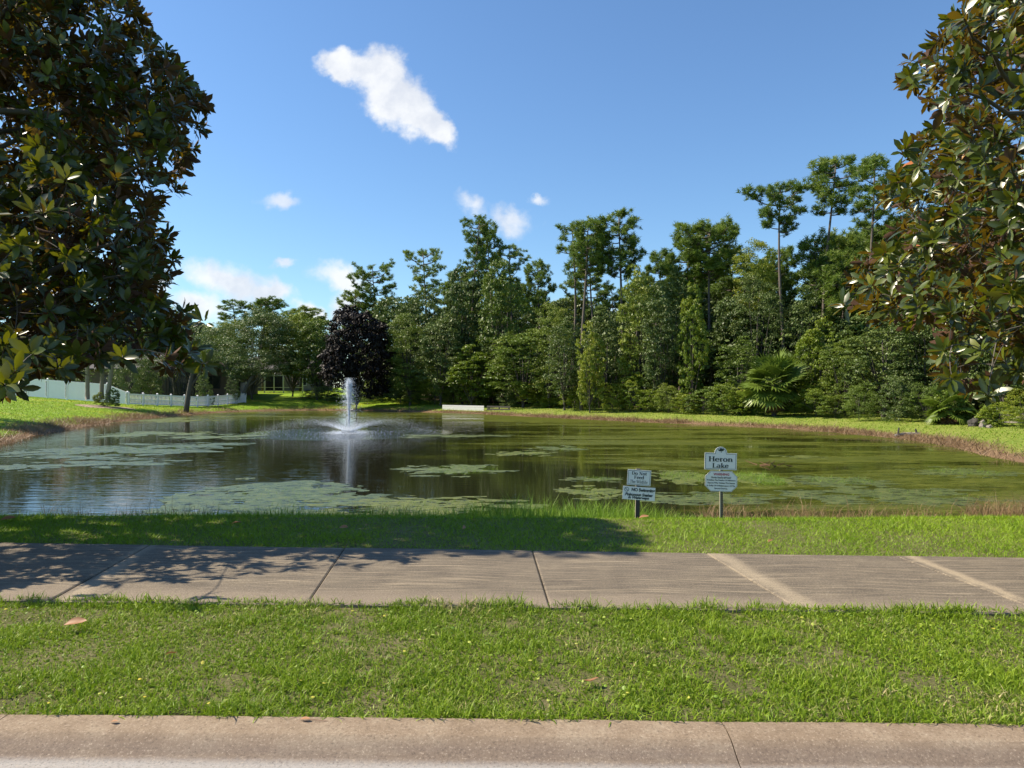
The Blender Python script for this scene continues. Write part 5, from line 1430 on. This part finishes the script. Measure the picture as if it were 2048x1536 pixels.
# leaning oak trunks by the pickets
for (px, Y, px2, py2, lab) in ((372, 66, 388, 735, 'leaning grey oak trunk in front of the picket fence'), (352, 82, 345, 745, 'pale leaning trunk behind the picket fence'), (482, 80, 506, 752, 'forked trunk leaning over the end of the picket fence')):
    b = base_at(px, Y); e = W(px2, py2, Y) - Vector(b)
    root = empty('leaning_oak', b); tag(root, lab, 'tree')
    A = Acc(); A.tube(curve3((0, 0, -.2), (e.x * .35, 0, e.z * .6), (e.x, e.y, e.z), 6), np.linspace(.27, .16, 6), 8)
    A.tube(curve3((e.x * .5, 0, e.z * .55), (e.x * .8 + .4, .2, e.z * .8), (e.x + 1.2, .4, e.z * 1.15), 5), np.linspace(.12, .06, 5), 6); A.build('trunk', M['bark_mag'], root, smooth=True)
    r = np.random.default_rng(px); n = 150
    P = r.normal(0, 1, (n, 3)) * [1.9, 1.5, .8] + [e.x + .4, 0, e.z + 1.2]
    V, Fa, T = stamp_mix(LC['fine'], P, r.uniform(.9, 1.3, n), r); mk('crown', V, Fa, M['greyoak'], root, attr=T)

# ---- shrubs along the foot of the woods
SPROTO = {}
def shrub(px, Y, top, hw, kind, mat, ncl, lab, seed):
    Y = shift(px, Y); 
    if px > 700: Y -= .5
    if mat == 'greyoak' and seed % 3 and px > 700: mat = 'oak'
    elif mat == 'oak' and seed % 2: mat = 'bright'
    loc = base_at(px, Y); Ht = W(px, top, Y).z - loc[2]; rx = hw / F * Y * 1.35; Ht *= (.8, 1.25, 1.0, 1.45, .9, 1.15, 1.3)[(seed * 5) % 7]
    k = seed % 2
    if (kind, k) not in SPROTO:
        A, (V, Fa, T), _ = broad_mesh(seed, 1.5, 1.3, 2.4, -.2, 210, kind, 8, True, .04, .9, .55)
        SPROTO[(kind, k)] = (mesh('stem', np.concatenate(A.V), [np.concatenate(A.Q)] + ([np.concatenate(A.T)] if A.T else [])), mesh('foliage', V, Fa, T))
    root = empty('shrub', loc, seed * 1.7); tag(root, lab, 'shrub', 'shrubs along the foot of the far woods'); root.scale = (rx / 1.5, rx / 1.5, Ht / 2.4)
    for nm, me, mm in (('stem', SPROTO[(kind, k)][0], 'bark_dark'), ('foliage', SPROTO[(kind, k)][1], mat)):
        key = (me.name, mm)
        if key not in CROWN:
            c = me if not len(me.materials) else me.copy()
            if len(c.materials): c.materials.clear()
            c.materials.append(M[mm]); CROWN[key] = c
        o = bpy.data.objects.new(nm, CROWN[key]); COL.objects.link(o); o.parent = root
    return root
SHR = [
 (800, 74.5, 752, 34, 'vine', 'greyoak', 'dark leafy shrub at the left start of the far thicket'), (838, 74, 758, 26, 'oak', 'greyoak', 'dusty shrub between the dark one and the bright mound'),
 (870, 73.3, 744, 36, 'fine', 'bright', 'bright green feathery shrub left of the white rail'), (905, 73.4, 735, 26, 'fine', 'oak', 'shrub rising behind the left end of the white rail'),
 (935, 73.6, 760, 26, 'vine', 'bright', 'leafy shrub behind the middle of the white rail'), (968, 73.2, 752, 26, 'vine', 'oak', 'shrub drooping over the right end of the white rail'),
 (1012, 70, 770, 24, 'oak', 'greyoak', 'low shaded shrub beside the dark timber rail'), (1068, 68, 768, 26, 'vine', 'oak', 'round shrub with glossy leaves on the lawn edge'),
 (1105, 66.5, 782, 20, 'big', 'bright', 'low palmetto like clump in the lawn edge'), (1150, 63, 776, 27, 'oak', 'oak', 'olive shrub below the pine trio'),
 (1188, 60.5, 772, 24, 'fine', 'greyoak', 'grey green shrub at the foot of the bright vine column'), (1225, 58.5, 775, 24, 'oak', 'oak', 'green shrub right of the grey one'),
 (1262, 57, 762, 26, 'vine', 'bright', 'sunlit yellowish shrub under the straight pine'), (1300, 55.5, 770, 27, 'oak', 'oak', 'wide shrub in the middle of the right bank row'),
 (1335, 54, 768, 25, 'fine', 'greyoak', 'dull shrub before the vine pillar'), (1372, 52.5, 775, 26, 'oak', 'bright', 'shrub with pale new leaves at the foot of the vine pillar'),
 (1408, 51, 780, 28, 'vine', 'oak', 'bronze tinted shrub by the thick pine trunk'), (1445, 49.6, 784, 26, 'oak', 'bright', 'yellow green shrub left of the cabbage palm skirt'),
 (1480, 48.6, 786, 24, 'big', 'bright', 'coarse leaved shrub touching the cabbage palm'), (1530, 47.6, 800, 20, 'vine', 'greyoak', 'small dark shrub under the cabbage palm'),
 (1590, 46.5, 790, 26, 'fine', 'greyoak', 'dark shrub right of the palm trunk'), (1630, 45, 770, 30, 'fine', 'oak', 'rounded shrub below the creeper tree'),
 (1670, 43.5, 776, 28, 'oak', 'greyoak', 'shrub in deep shade left of the big low oak'), (1720, 41.2, 772, 32, 'fine', 'greyoak', 'fine leaved shrub under the big low oak'),
 (1790, 39.6, 776, 34, 'oak', 'greyoak', 'shrub at the dark hollow of the right bank'), (1850, 38, 780, 30, 'fine', 'greyoak', 'shrub behind the driftwood log'),
 (1905, 37, 790, 26, 'big', 'greyoak', 'broad leaved clump left of the dark rock'), (2000, 35.5, 800, 30, 'vine', 'bright', 'bright weedy clump between the stones and the brush pile'),
 (2050, 34.5, 780, 34, 'fine', 'bright', 'yellow green shrub over the brush pile'), (205, 62.5, 778, 13, 'vine', 'oak', 'low bush at the feet of the three palms'), (226, 62, 781, 11, 'vine', 'greyoak', 'dark bush beside the rightmost palm trunk'),
 (410, 74, 765, 13, 'oak', 'greyoak', 'dark bush against the picket fence'), (465, 78, 768, 12, 'fine', 'greyoak', 'thin young bush growing in front of the end pickets'),
 (765, 80, 758, 24, 'oak', 'greyoak', 'dim bush behind the fountain jet'), (735, 80, 768, 18, 'fine', 'oak', 'lit weedy bush under the maroon tree'), (655, 84, 770, 26, 'oak', 'greyoak', 'shaded hedge bush left of the jet'), (615, 88, 775, 20, 'oak', 'greyoak', 'shaded bush at the corner of the white porch'),
 (95, 74, 712, 44, 'oak', 'greyoak', 'dark hedge bush rising behind the tall fence under the terracotta roof'), (262, 73, 722, 30, 'fine', 'greyoak', 'dark bush behind the sloping step of the white fence'), (300, 75, 728, 26, 'oak', 'greyoak', 'bush between the pool cage and the picket fence'), (30, 76, 705, 40, 'fine', 'greyoak', 'feathery bush behind the outer end of the tall fence'), (150, 74, 728, 30, 'oak', 'greyoak', 'low bush just left of the palms behind the tall fence'),
]
for i, (px, Y, top, hw, kind, mat, lab) in enumerate(SHR):
    shrub(px, Y, top, hw, kind, mat, 70 + int(hw * 2.6), lab, 300 + i)

# ---- filler trees deeper in the woods: copies that nothing tells apart
r = np.random.default_rng(77)
fill_p = [(q[0], q[1]) for q in pine_roots]
fz = []
for k in range(84):
    px = r.uniform(690, 2250) if k < 64 else r.uniform(1480, 1900)
    y0 = bank_y(px, 15)
    Y = y0 + r.uniform(2, 26); fz.append((px, Y))
sky_top = lambda px: np.interp(px, [690, 760, 850, 960, 1080, 1160, 1250, 1330, 1420, 1500, 1560, 1640, 1800, 2250], [640, 600, 580, 545, 560, 540, 540, 530, 515, 515, 515, 500, 430, 380])
for k, (px, Y) in enumerate(fz):
    src, Ht = fill_p[int(r.integers(len(fill_p)))]
    c = copy_tree(src); x = (px - 1024) / F * Y; z = H(x, Y)
    want = W(px, sky_top(px) + r.uniform(0, 60), Y).z - z; s_ = want / Ht
    c.location = (x, Y, z); c.scale = (max(.75, min(1.2, s_)),) * 2 + (s_,); c.rotation_euler = (0, 0, r.uniform(0, 6.28))
    c['label'] = 'background pine deeper in the woods behind the front row of trees'; c['group'] = 'background pines deeper in the woods'
ff = []
for k in range(120):
    px = r.uniform(650, 2350); ff.append((px, bank_y(max(px, 700), 12) + r.uniform(0, 30) ** 1.0))
for k, (px, Y) in enumerate(ff):
    x = (px - 1024) / F * Y; z = H(x, Y); want = W(px, sky_top(px) + r.uniform(50, 190), Y).z - z
    place_broad('understorey_tree', (x, Y, z), 'background leafy tree in the shade behind the front row of trees', 'tree', 'leafy trees deeper in the woods',
                'oak', 'wide', k % 2, 'greyoak' if k % 3 else 'oak', 'bark_dark', want * r.uniform(.32, .45), want, 0, r.uniform(0, 6.28))
# trees beyond the houses to the left
for k in range(16):
    px = r.uniform(-350, 680); Y = r.uniform(112, 150); x = (px - 1024) / F * Y; z = H(x, Y)
    want = W(px, r.uniform(625, 670), Y).z - z
    place_broad('distant_tree', (x, Y, z), 'distant tree closing the view behind the left houses', 'tree', 'distant trees behind the left houses', 'oak', 'wide', k % 2, 'oak', 'bark_dark', want * .5, want, 0, r.uniform(0, 6.28))
# undergrowth that reads as one dark mass
n = 3200
px = r.uniform(700, 2300, n); gp = np.linspace(700, 2300, 60); y0 = np.interp(px, gp, [bank_y(g_, 9) for g_ in gp]); Y = y0 + r.uniform(0, 26, n)
x = (px - 1024) / F * Y; zg = hz(x, Y); P = np.stack([x, Y, zg + r.random(n) ** 1.2 * 5.5], -1)
V, Fa, T = stamp_mix([leaf_clump(16, 60, .6, .3, .6), leaf_clump(16, 61, .6, .3, .6)], P, r.uniform(1.1, 2.0, n), r)
o = mk('undergrowth', V, Fa, M['greyoak'], attr=T); tag(o, 'tangled dark undergrowth filling the floor of the woods', 'undergrowth', kind='stuff')

# ---- palms
def feather_frond(L, droop, r, nleaf=26):
    """one pinnate frond along +x"""
    t_ = np.linspace(0, 1, 12); X = L * t_ * (1 - .18 * t_ * droop); Z = L * (.35 * t_ - (.35 + .75 * droop) * t_ ** 2)
    C = np.stack([X, np.zeros(12), Z], -1); V = []; Q = []
    A = Acc(); A.tube(C, np.linspace(.03, .008, 12), 4, cap=False)
    for k in range(nleaf):
        u = .15 + .85 * k / nleaf; c = np.array([np.interp(u, t_, C[:, i]) for i in range(3)])
        for s_ in (-1, 1):
            l = L * .26 * math.sin(PI * min(1, u * .85 + .15)) + .08
            e = c + np.array([l * .45, s_ * l * .8, -l * r.uniform(.25, .7)]); m_2 = (c + e) / 2 + [0, 0, .03]
            w_ = np.array([.02, 0, 0])
            A.add([c - w_, c + w_, m_2 + w_, m_2 - w_, e], [(0, 1, 2, 3)], [(3, 2, 4)])
    return A
r = np.random.default_rng(90)
for i, (px, lean, top) in enumerate(((175, .0, 705), (203, .1, 700), (215, .5, 690))):
    Y = 62 + .6 * (i % 2); b = base_at(px, Y); Ht = W(px, top, Y).z - b[2]
    root = empty('queen_palm', b); tag(root, ('straight grey palm trunk, leftmost of the three before the white fence', 'middle palm of the three, thickest at its base', 'palm of the three that leans right under its drooping fronds')[i], 'palm tree', 'three palms on the lawn')
    A = Acc(); zz = np.linspace(-.2, Ht, 14); A.tube(np.stack([lean * (zz / Ht) ** 1.6 * 1.6, zz * 0, zz], -1), .19 * (1 - .35 * zz / Ht) + .012 * (np.arange(14) % 2), 10); A.build('trunk', M['palm_bark'], root, smooth=True)
    for k in range(18):
        az = k * 2.4 + i; A = feather_frond(r.uniform(2.1, 2.9), r.uniform(.4, 1.3), r)
        f = A.build('frond', M['palm_leaf'], root); f.location = (lean * 1.6, 0, Ht); f.rotation_euler = (0, R(r.uniform(-35, 25)), az)
def fan_frond(Rr, r, n=22, cup=.25):
    A = Acc(); A.tube([(0, 0, 0), (Rr * .35, 0, .05), (Rr * .6, 0, 0)], [.022, .018, .012], 4, cap=False)
    hub = np.array([Rr * .6, 0, 0])
    for k in range(n):
        a = R(-125 + 250 * k / (n - 1)); d = np.array([math.cos(a), math.sin(a), 0]); l = Rr * .62 * (1 - .18 * abs(a) / 2.2) * r.uniform(.9, 1.08)
        s_ = np.array([-d[1], d[0], 0]); m1 = hub + d * l * .5 + [0, 0, cup * .25]; e = hub + d * l + [0, 0, -cup * l * r.uniform(.0, 1.0)]
        w_ = s_ * Rr * .05
        A.add([hub, m1 - w_, m1 + [0, 0, .03], m1 + w_, e], None, [(0, 1, 2), (0, 2, 3), (1, 4, 2), (2, 4, 3)])
    return A
def fan_palm(px, Y, top, hw, trunk_h, label, nf=40, seed=1, dead=9, tr=.2):
    r = np.random.default_rng(seed); b = base_at(px, Y); root = empty('cabbage_palm', b); tag(root, label, 'palm tree')
    A = Acc(); zz = np.linspace(-.2, trunk_h, 18)
    A.tube(np.stack([zz * .02, zz * 0, zz], -1), tr * .8 + .03 * (np.arange(18) % 2), 10); A.build('trunk', M['bark_dark'], root)
    Rr = hw / F * Y
    for k in range(nf + dead):
        dd = k >= nf; el = R(r.uniform(-85, -55)) if dd else R(76 - 128 * (k / nf) ** .8 + r.uniform(-8, 8)); az = k * 2.4
        A = fan_frond(Rr * (r.uniform(.55, .75) if dd else r.uniform(.88, 1.05)), r, 22, .5 if dd else .14)
        f = A.build('dead_frond' if dd else 'frond', M['dead'] if dd else M['palm_leaf'], root)
        f.location = (0, 0, trunk_h - (.25 if dd else .0)); f.rotation_mode = 'QUATERNION'
        f.rotation_quaternion = Quaternion((0, 0, 1), az) @ Quaternion((0, 1, 0), -el) @ Quaternion((1, 0, 0), r.uniform(-.5, .5))
    return root
fan_palm(1548, shift(1548, 46.4), 708, 62, 2.2, 'shaggy cabbage palm with a skirt of dead fronds on the right bank', 44, 1, 12)
fan_palm(1900, shift(1900, 36.6), 760, 50, .9, 'small dark fan palm behind the lowest right magnolia leaves', 20, 2, 6, .12)
fan_palm(1968, shift(1968, 35.6), 800, 36, .25, 'young bright fan palm growing behind the stones', 12, 3, 0, .08)
fan_palm(1103, shift(1103, 66), 786, 22, .15, 'low saw palmetto on the far lawn edge', 14, 4, 2, .06)
fan_palm(1480, shift(1480, 48.6), 792, 40, .2, 'palmetto clump left of the shaggy cabbage palm', 16, 5, 3, .08)

# ---- the two near magnolias
LV = [leaf_template(.38, .10, .10), leaf_template(.42, .05, .26), leaf_template(.34, .16, -.08)]
def leaf_lite(wd, fold, droop):
    V = [(0, 0, 0)]
    for t_, w_ in ((.32, .85), (.72, .85)): V += [(t_, -w_ * wd / 2, -droop * t_ * t_ + fold * w_ * .5), (t_, 0, -droop * t_ * t_), (t_, w_ * wd / 2, -droop * t_ * t_ + fold * w_ * .5)]
    V.append((1, 0, -droop)); return np.array(V), np.array([(0, 1, 2), (0, 2, 3), (1, 4, 5), (1, 5, 2), (2, 5, 6), (2, 6, 3), (4, 7, 5), (5, 7, 6)])
LL = [leaf_lite(.40, .10, .10), leaf_lite(.44, .05, .26), leaf_lite(.36, .16, -.08)]
leaf_meshes = []
for v, f in LV:
    me = mesh('leaf', v, f, np.full(len(f), .3), True); me.materials.append(M['magL']); leaf_meshes.append(me)
leaf_rust = mesh('leaf', LV[1][0], LV[1][1], np.full(len(LV[1][1]), .5), True); leaf_rust.materials.append(M['rustleaf'])
def magnolia(bx, by, Rc, ztop, zbot, limit, seed, label, nwh, lw=1.0, lsize=.172, shape=1.0, extra=(), gap=.75):
    r = np.random.default_rng(seed)
    b = (bx, by, H(bx, by)); root = empty('magnolia_tree', b); tag(root, label, 'magnolia tree', 'two magnolias framing the view')
    B = np.array(b)
    # whorl positions, shell-biased, cut by how far the boughs really reach
    P = []
    gh = 0
    while len(P) < nwh and gh < 400000:
        gh += 1
        z = r.uniform(zbot, ztop); f = (z - zbot) / (ztop - zbot)
        Rz = Rc * (1 - max(0, f - .45) / .55 * shape) ** .75 if f > .45 else Rc * (.82 + .4 * f)
        rad = Rz * (1 - .72 * r.random() ** 1.5); a = r.uniform(0, 2 * PI)
        x = bx + rad * math.cos(a); y = by + rad * math.sin(a)
        sx = x / y * F + 1024; sy = HY - (z - EYE) / y * F
        if not limit(sx, sy, x, y, z): continue
        if not (-150 < sx < 2200 and -120 < sy < 1500) and r.random() < (.6 if y > 7.4 or bx > 0 else .1): continue
        # boughs come in layers with air between them
        cl = math.sin(x * 2.1 + seed) * math.sin(y * 2.3 + 1) * math.sin(z * 2.6 + seed * .3)
        if cl < -.12 and r.random() < gap: continue
        P.append((x, y, z))
    P = np.array(P + list(extra))
    # limbs from the trunk, each reaching a group of whorls
    py_ = HY - (P[:, 2] - EYE) / P[:, 1] * F; okk = np.where(py_ < 700)[0]
    nlimb = 46; ends = P[r.choice(okk, nlimb, replace=False)]
    A = Acc(); th_ = ztop - b[2]
    zz = np.linspace(-.3, th_ * .97, 12); A.tube(np.stack([.1 * np.sin(zz), .08 * np.cos(zz), zz], -1), np.linspace(.24, .03, 12), 10)
    A.build('trunk', M['bark_mag'], root, smooth=True)
    samples = []
    for e in ends:
        z0 = max(b[2] + .7, e[2] - np.hypot(e[0] - bx, e[1] - by) * r.uniform(.15, .5)); s_ = np.array([bx, by, z0])
        mid_ = (s_ + e) / 2 + np.array([0, 0, r.uniform(-.1, .35)]) + r.normal(0, .1, 3)
        C = curve3(s_, mid_, e, 12) ; C[1:-1] += r.normal(0, .025, (10, 3)); L_ = np.linalg.norm(e - s_)
        LB = Acc(); LB.tube(C - B, np.linspace(.014 + .014 * L_, .008, 12), 6, cap=False); samples.append(C[2:]); LB.build('limb', M['bark_mag'], root, smooth=True)
    # twigs grow outwards: each whorl hangs on the nearest limb point or on an earlier twig
    S0 = np.concatenate(samples); TW = Acc(); cap_ = len(S0) + 2 * len(P) + 4
    S = np.full((cap_, 3), 1e6); S[:len(S0)] = S0; ns = len(S0)
    ax_ = lambda q: np.hypot(q[..., 0] - bx, q[..., 1] - by)
    P = P[np.argsort(ax_(P))]; wd_ = np.empty((len(P), 3)); Sr = np.full(cap_, 1e3); Sr[:ns] = ax_(S0)
    for i, q in enumerate(P):
        d2 = ((S[:ns] - q) ** 2).sum(1) + .3 * np.maximum(0, Sr[:ns] - ax_(q)) + .15 * np.maximum(0, S[:ns, 2] - q[2]); j = int(np.argmin(d2)); s0 = S[j]
        v = q - s0; L_ = np.linalg.norm(v)
        dirn = unit(v * .6 / (L_ + .05) + (q - [bx, by, q[2]]) * .25 / Rc + np.array([0, 0, .30]) + r.normal(0, .3, 3)); wd_[i] = dirn
        C = curve3(s0, s0 + v * .55 + np.array([0, 0, .12 * L_]) + r.normal(0, .04, 3), q, 5)
        if L_ > .02: TW.tube(C - B, np.linspace(.0045 + .004 * L_, .003, 5), 3, cap=False)
        S[ns] = C[2]; S[ns + 1] = C[3]; Sr[ns] = ax_(C[2]); Sr[ns + 1] = ax_(C[3]); ns += 2
    o = TW.build('twigs', M['bark_mag'], root); o['kind'] = 'stuff'
    # leaves in whorls at the twig ends
    cnt = r.integers(8, 14, len(P)); wi = np.repeat(np.arange(len(P)), cnt); n = len(wi)
    k_in = np.concatenate([np.arange(c) for c in cnt]); az = k_in * 2.4 + np.repeat(r.uniform(0, 6, len(P)), cnt) + r.normal(0, .2, n)
    spread = R(34) + R(52) * (k_in / np.repeat(cnt, cnt)) + r.normal(0, .18, n)
    D = wd_[wi]; fr_ = frames(D, 0)
    radial = fr_[:, :, 1] * np.cos(az)[:, None] + fr_[:, :, 2] * np.sin(az)[:, None]
    ld = unit(D * np.cos(spread)[:, None] + radial * np.sin(spread)[:, None] + [0, 0, -.08])
    up_ = unit(D * np.sin(spread)[:, None] - radial * np.cos(spread)[:, None] + r.normal(0, .25, (n, 3)))
    yv = unit(np.cross(up_, ld)); zv = np.cross(ld, yv)
    sz_ = lsize * r.uniform(.7, 1.18, n) * (1 - .12 * (k_in / 12))
    Mx = np.stack([ld, yv, zv], -1) * sz_[:, None, None]
    Pos = P[wi] - D * (k_in * .006)[:, None] + ld * .012
    tone = np.clip(r.beta(2, 2.4, n), 0, 1); tone = np.where(r.random(n) < .008, .99, tone)
    cx_ = Pos + ld * .5 * sz_[:, None]
    sx = cx_[:, 0] / cx_[:, 1] * F + 1024; sy = HY - (cx_[:, 2] - EYE) / cx_[:, 1] * F
    vis = (sx > 5) & (sx < 2043) & (sy > 5) & (sy < 1500)
    order = np.argsort(np.where(vis, cx_[:, 1] / sz_, 1e9)); part = np.zeros(n, bool); part[order[:300]] = True
    for i in np.where(part)[0]:
        rusty = r.random() < .01
        me = leaf_rust if rusty else leaf_meshes[int(r.integers(3))]
        o = bpy.data.objects.new('leaf', me); COL.objects.link(o); o.parent = root
        m4 = Matrix(Mx[i].tolist()).to_4x4(); m4.translation = Vector(Pos[i] - B); o.matrix_local = m4
    rest = np.where(~part)[0]; pick = r.integers(0, 3, len(rest)); Vs, Fs, Ts = [], [], []; off = 0
    for k, (tv, tf) in enumerate(LL):
        ii = rest[pick == k]; V, Fa = stamp(tv, tf, Mx[ii], Pos[ii] - B); Vs.append(V); Fs.append(Fa + off); off += len(V); Ts.append(np.repeat(tone[ii], len(tf)))
    o = mk('foliage', np.concatenate(Vs), np.concatenate(Fs), M['magL'], root, np.concatenate(Ts), True); o['kind'] = 'stuff'
    return root
Lx = [(-400, 480), (-30, 470), (0, 445), (20, 425), (60, 396), (100, 392), (140, 425), (200, 430), (250, 418), (300, 412), (345, 390), (375, 372), (390, 338), (440, 340), (480, 352), (520, 362), (560, 350), (590, 345), (602, 352), (620, 395), (660, 412), (700, 416), (735, 395), (760, 40), (785, 30), (790, -200)]
def limL(sx, sy, x, y, z):
    if x < -5.6 and z < 3.0: pass
    elif y < 8.45 - max(.8, 3.3 - .75 * (z - 1.3)): return False
    if z > 5.6 and random.random() > (8.6 - z) / 2.9: return False
    lim = np.interp(sy, [a for a, _ in Lx], [b for _, b in Lx])
    lim += 22 * math.sin(y * 5 + z * 3.1) * math.sin(sy * .045) - 6
    if sy > 785: return sx < -60 and sy < 900
    if sy > 720 and not (330 < sx < 420 or 80 < sx < 150 or sx < 60): return False
    if sy > 690 and 270 < sx < 330 and sy > 705: return False
    if sy > 745: return sx < 45
    return sx < lim - 12
Rx_ = [(-400, 1920), (0, 1925), (60, 1850), (100, 1815), (150, 1790), (190, 1808), (205, 1850), (235, 1875), (255, 1835), (300, 1808), (345, 1765), (400, 1765), (450, 1775), (480, 1765), (520, 1715), (560, 1690), (600, 1685), (640, 1705), (655, 1860), (700, 1855), (760, 1885), (800, 1905), (850, 1960)]
def limR(sx, sy, x, y, z):
    lim = np.interp(sy, [a for a, _ in Rx_], [b for _, b in Rx_])
    lim += 26 * math.sin(y * 5 + z * 3.1) * math.sin(sy * .045) + 4
    if sy > 815: return sx > 2160 and sy < 950
    if sy > 690 and sx < 2150:
        return sx > lim + 14 and (math.sin(sx * .045 + 1) * math.sin(sy * .05) > .1)
    return sx > lim + 14
ex = [tuple(W(30, 742, 5.6)), tuple(W(14, 690, 6.5)), tuple(W(402, 640, 6.9)), tuple(W(385, 700, 7.0)), tuple(W(92, 700, 6.8)), tuple(W(150, 712, 7.0)), tuple(W(205, 698, 7.4)), tuple(W(245, 715, 6.7)), tuple(W(292, 700, 7.2)), tuple(W(335, 716, 7.0)), tuple(W(410, 728, 6.9)), tuple(W(365, 735, 7.1)), tuple(W(60, 705, 6.2)), tuple(W(120, 735, 6.6)), tuple(W(10, 770, 5.4))]
magnolia(-6.75, 8.45, 3.3, 8.5, 1.5, limL, 5, 'near magnolia at the left, its boughs dark against the sky', 3300, extra=ex, shape=1.0, gap=.86)
ex = [tuple(W(1905, 758, 6.4)), tuple(W(1975, 790, 6.6)), tuple(W(1685, 610, 7.6)), tuple(W(1885, 700, 6.6)), tuple(W(1960, 700, 6.6))]
magnolia(7.1, 8.6, 3.6, 9.6, 1.5, limR, 9, 'near magnolia at the right with sunlit glossy leaves', 2600, extra=ex, shape=.95, gap=.93)
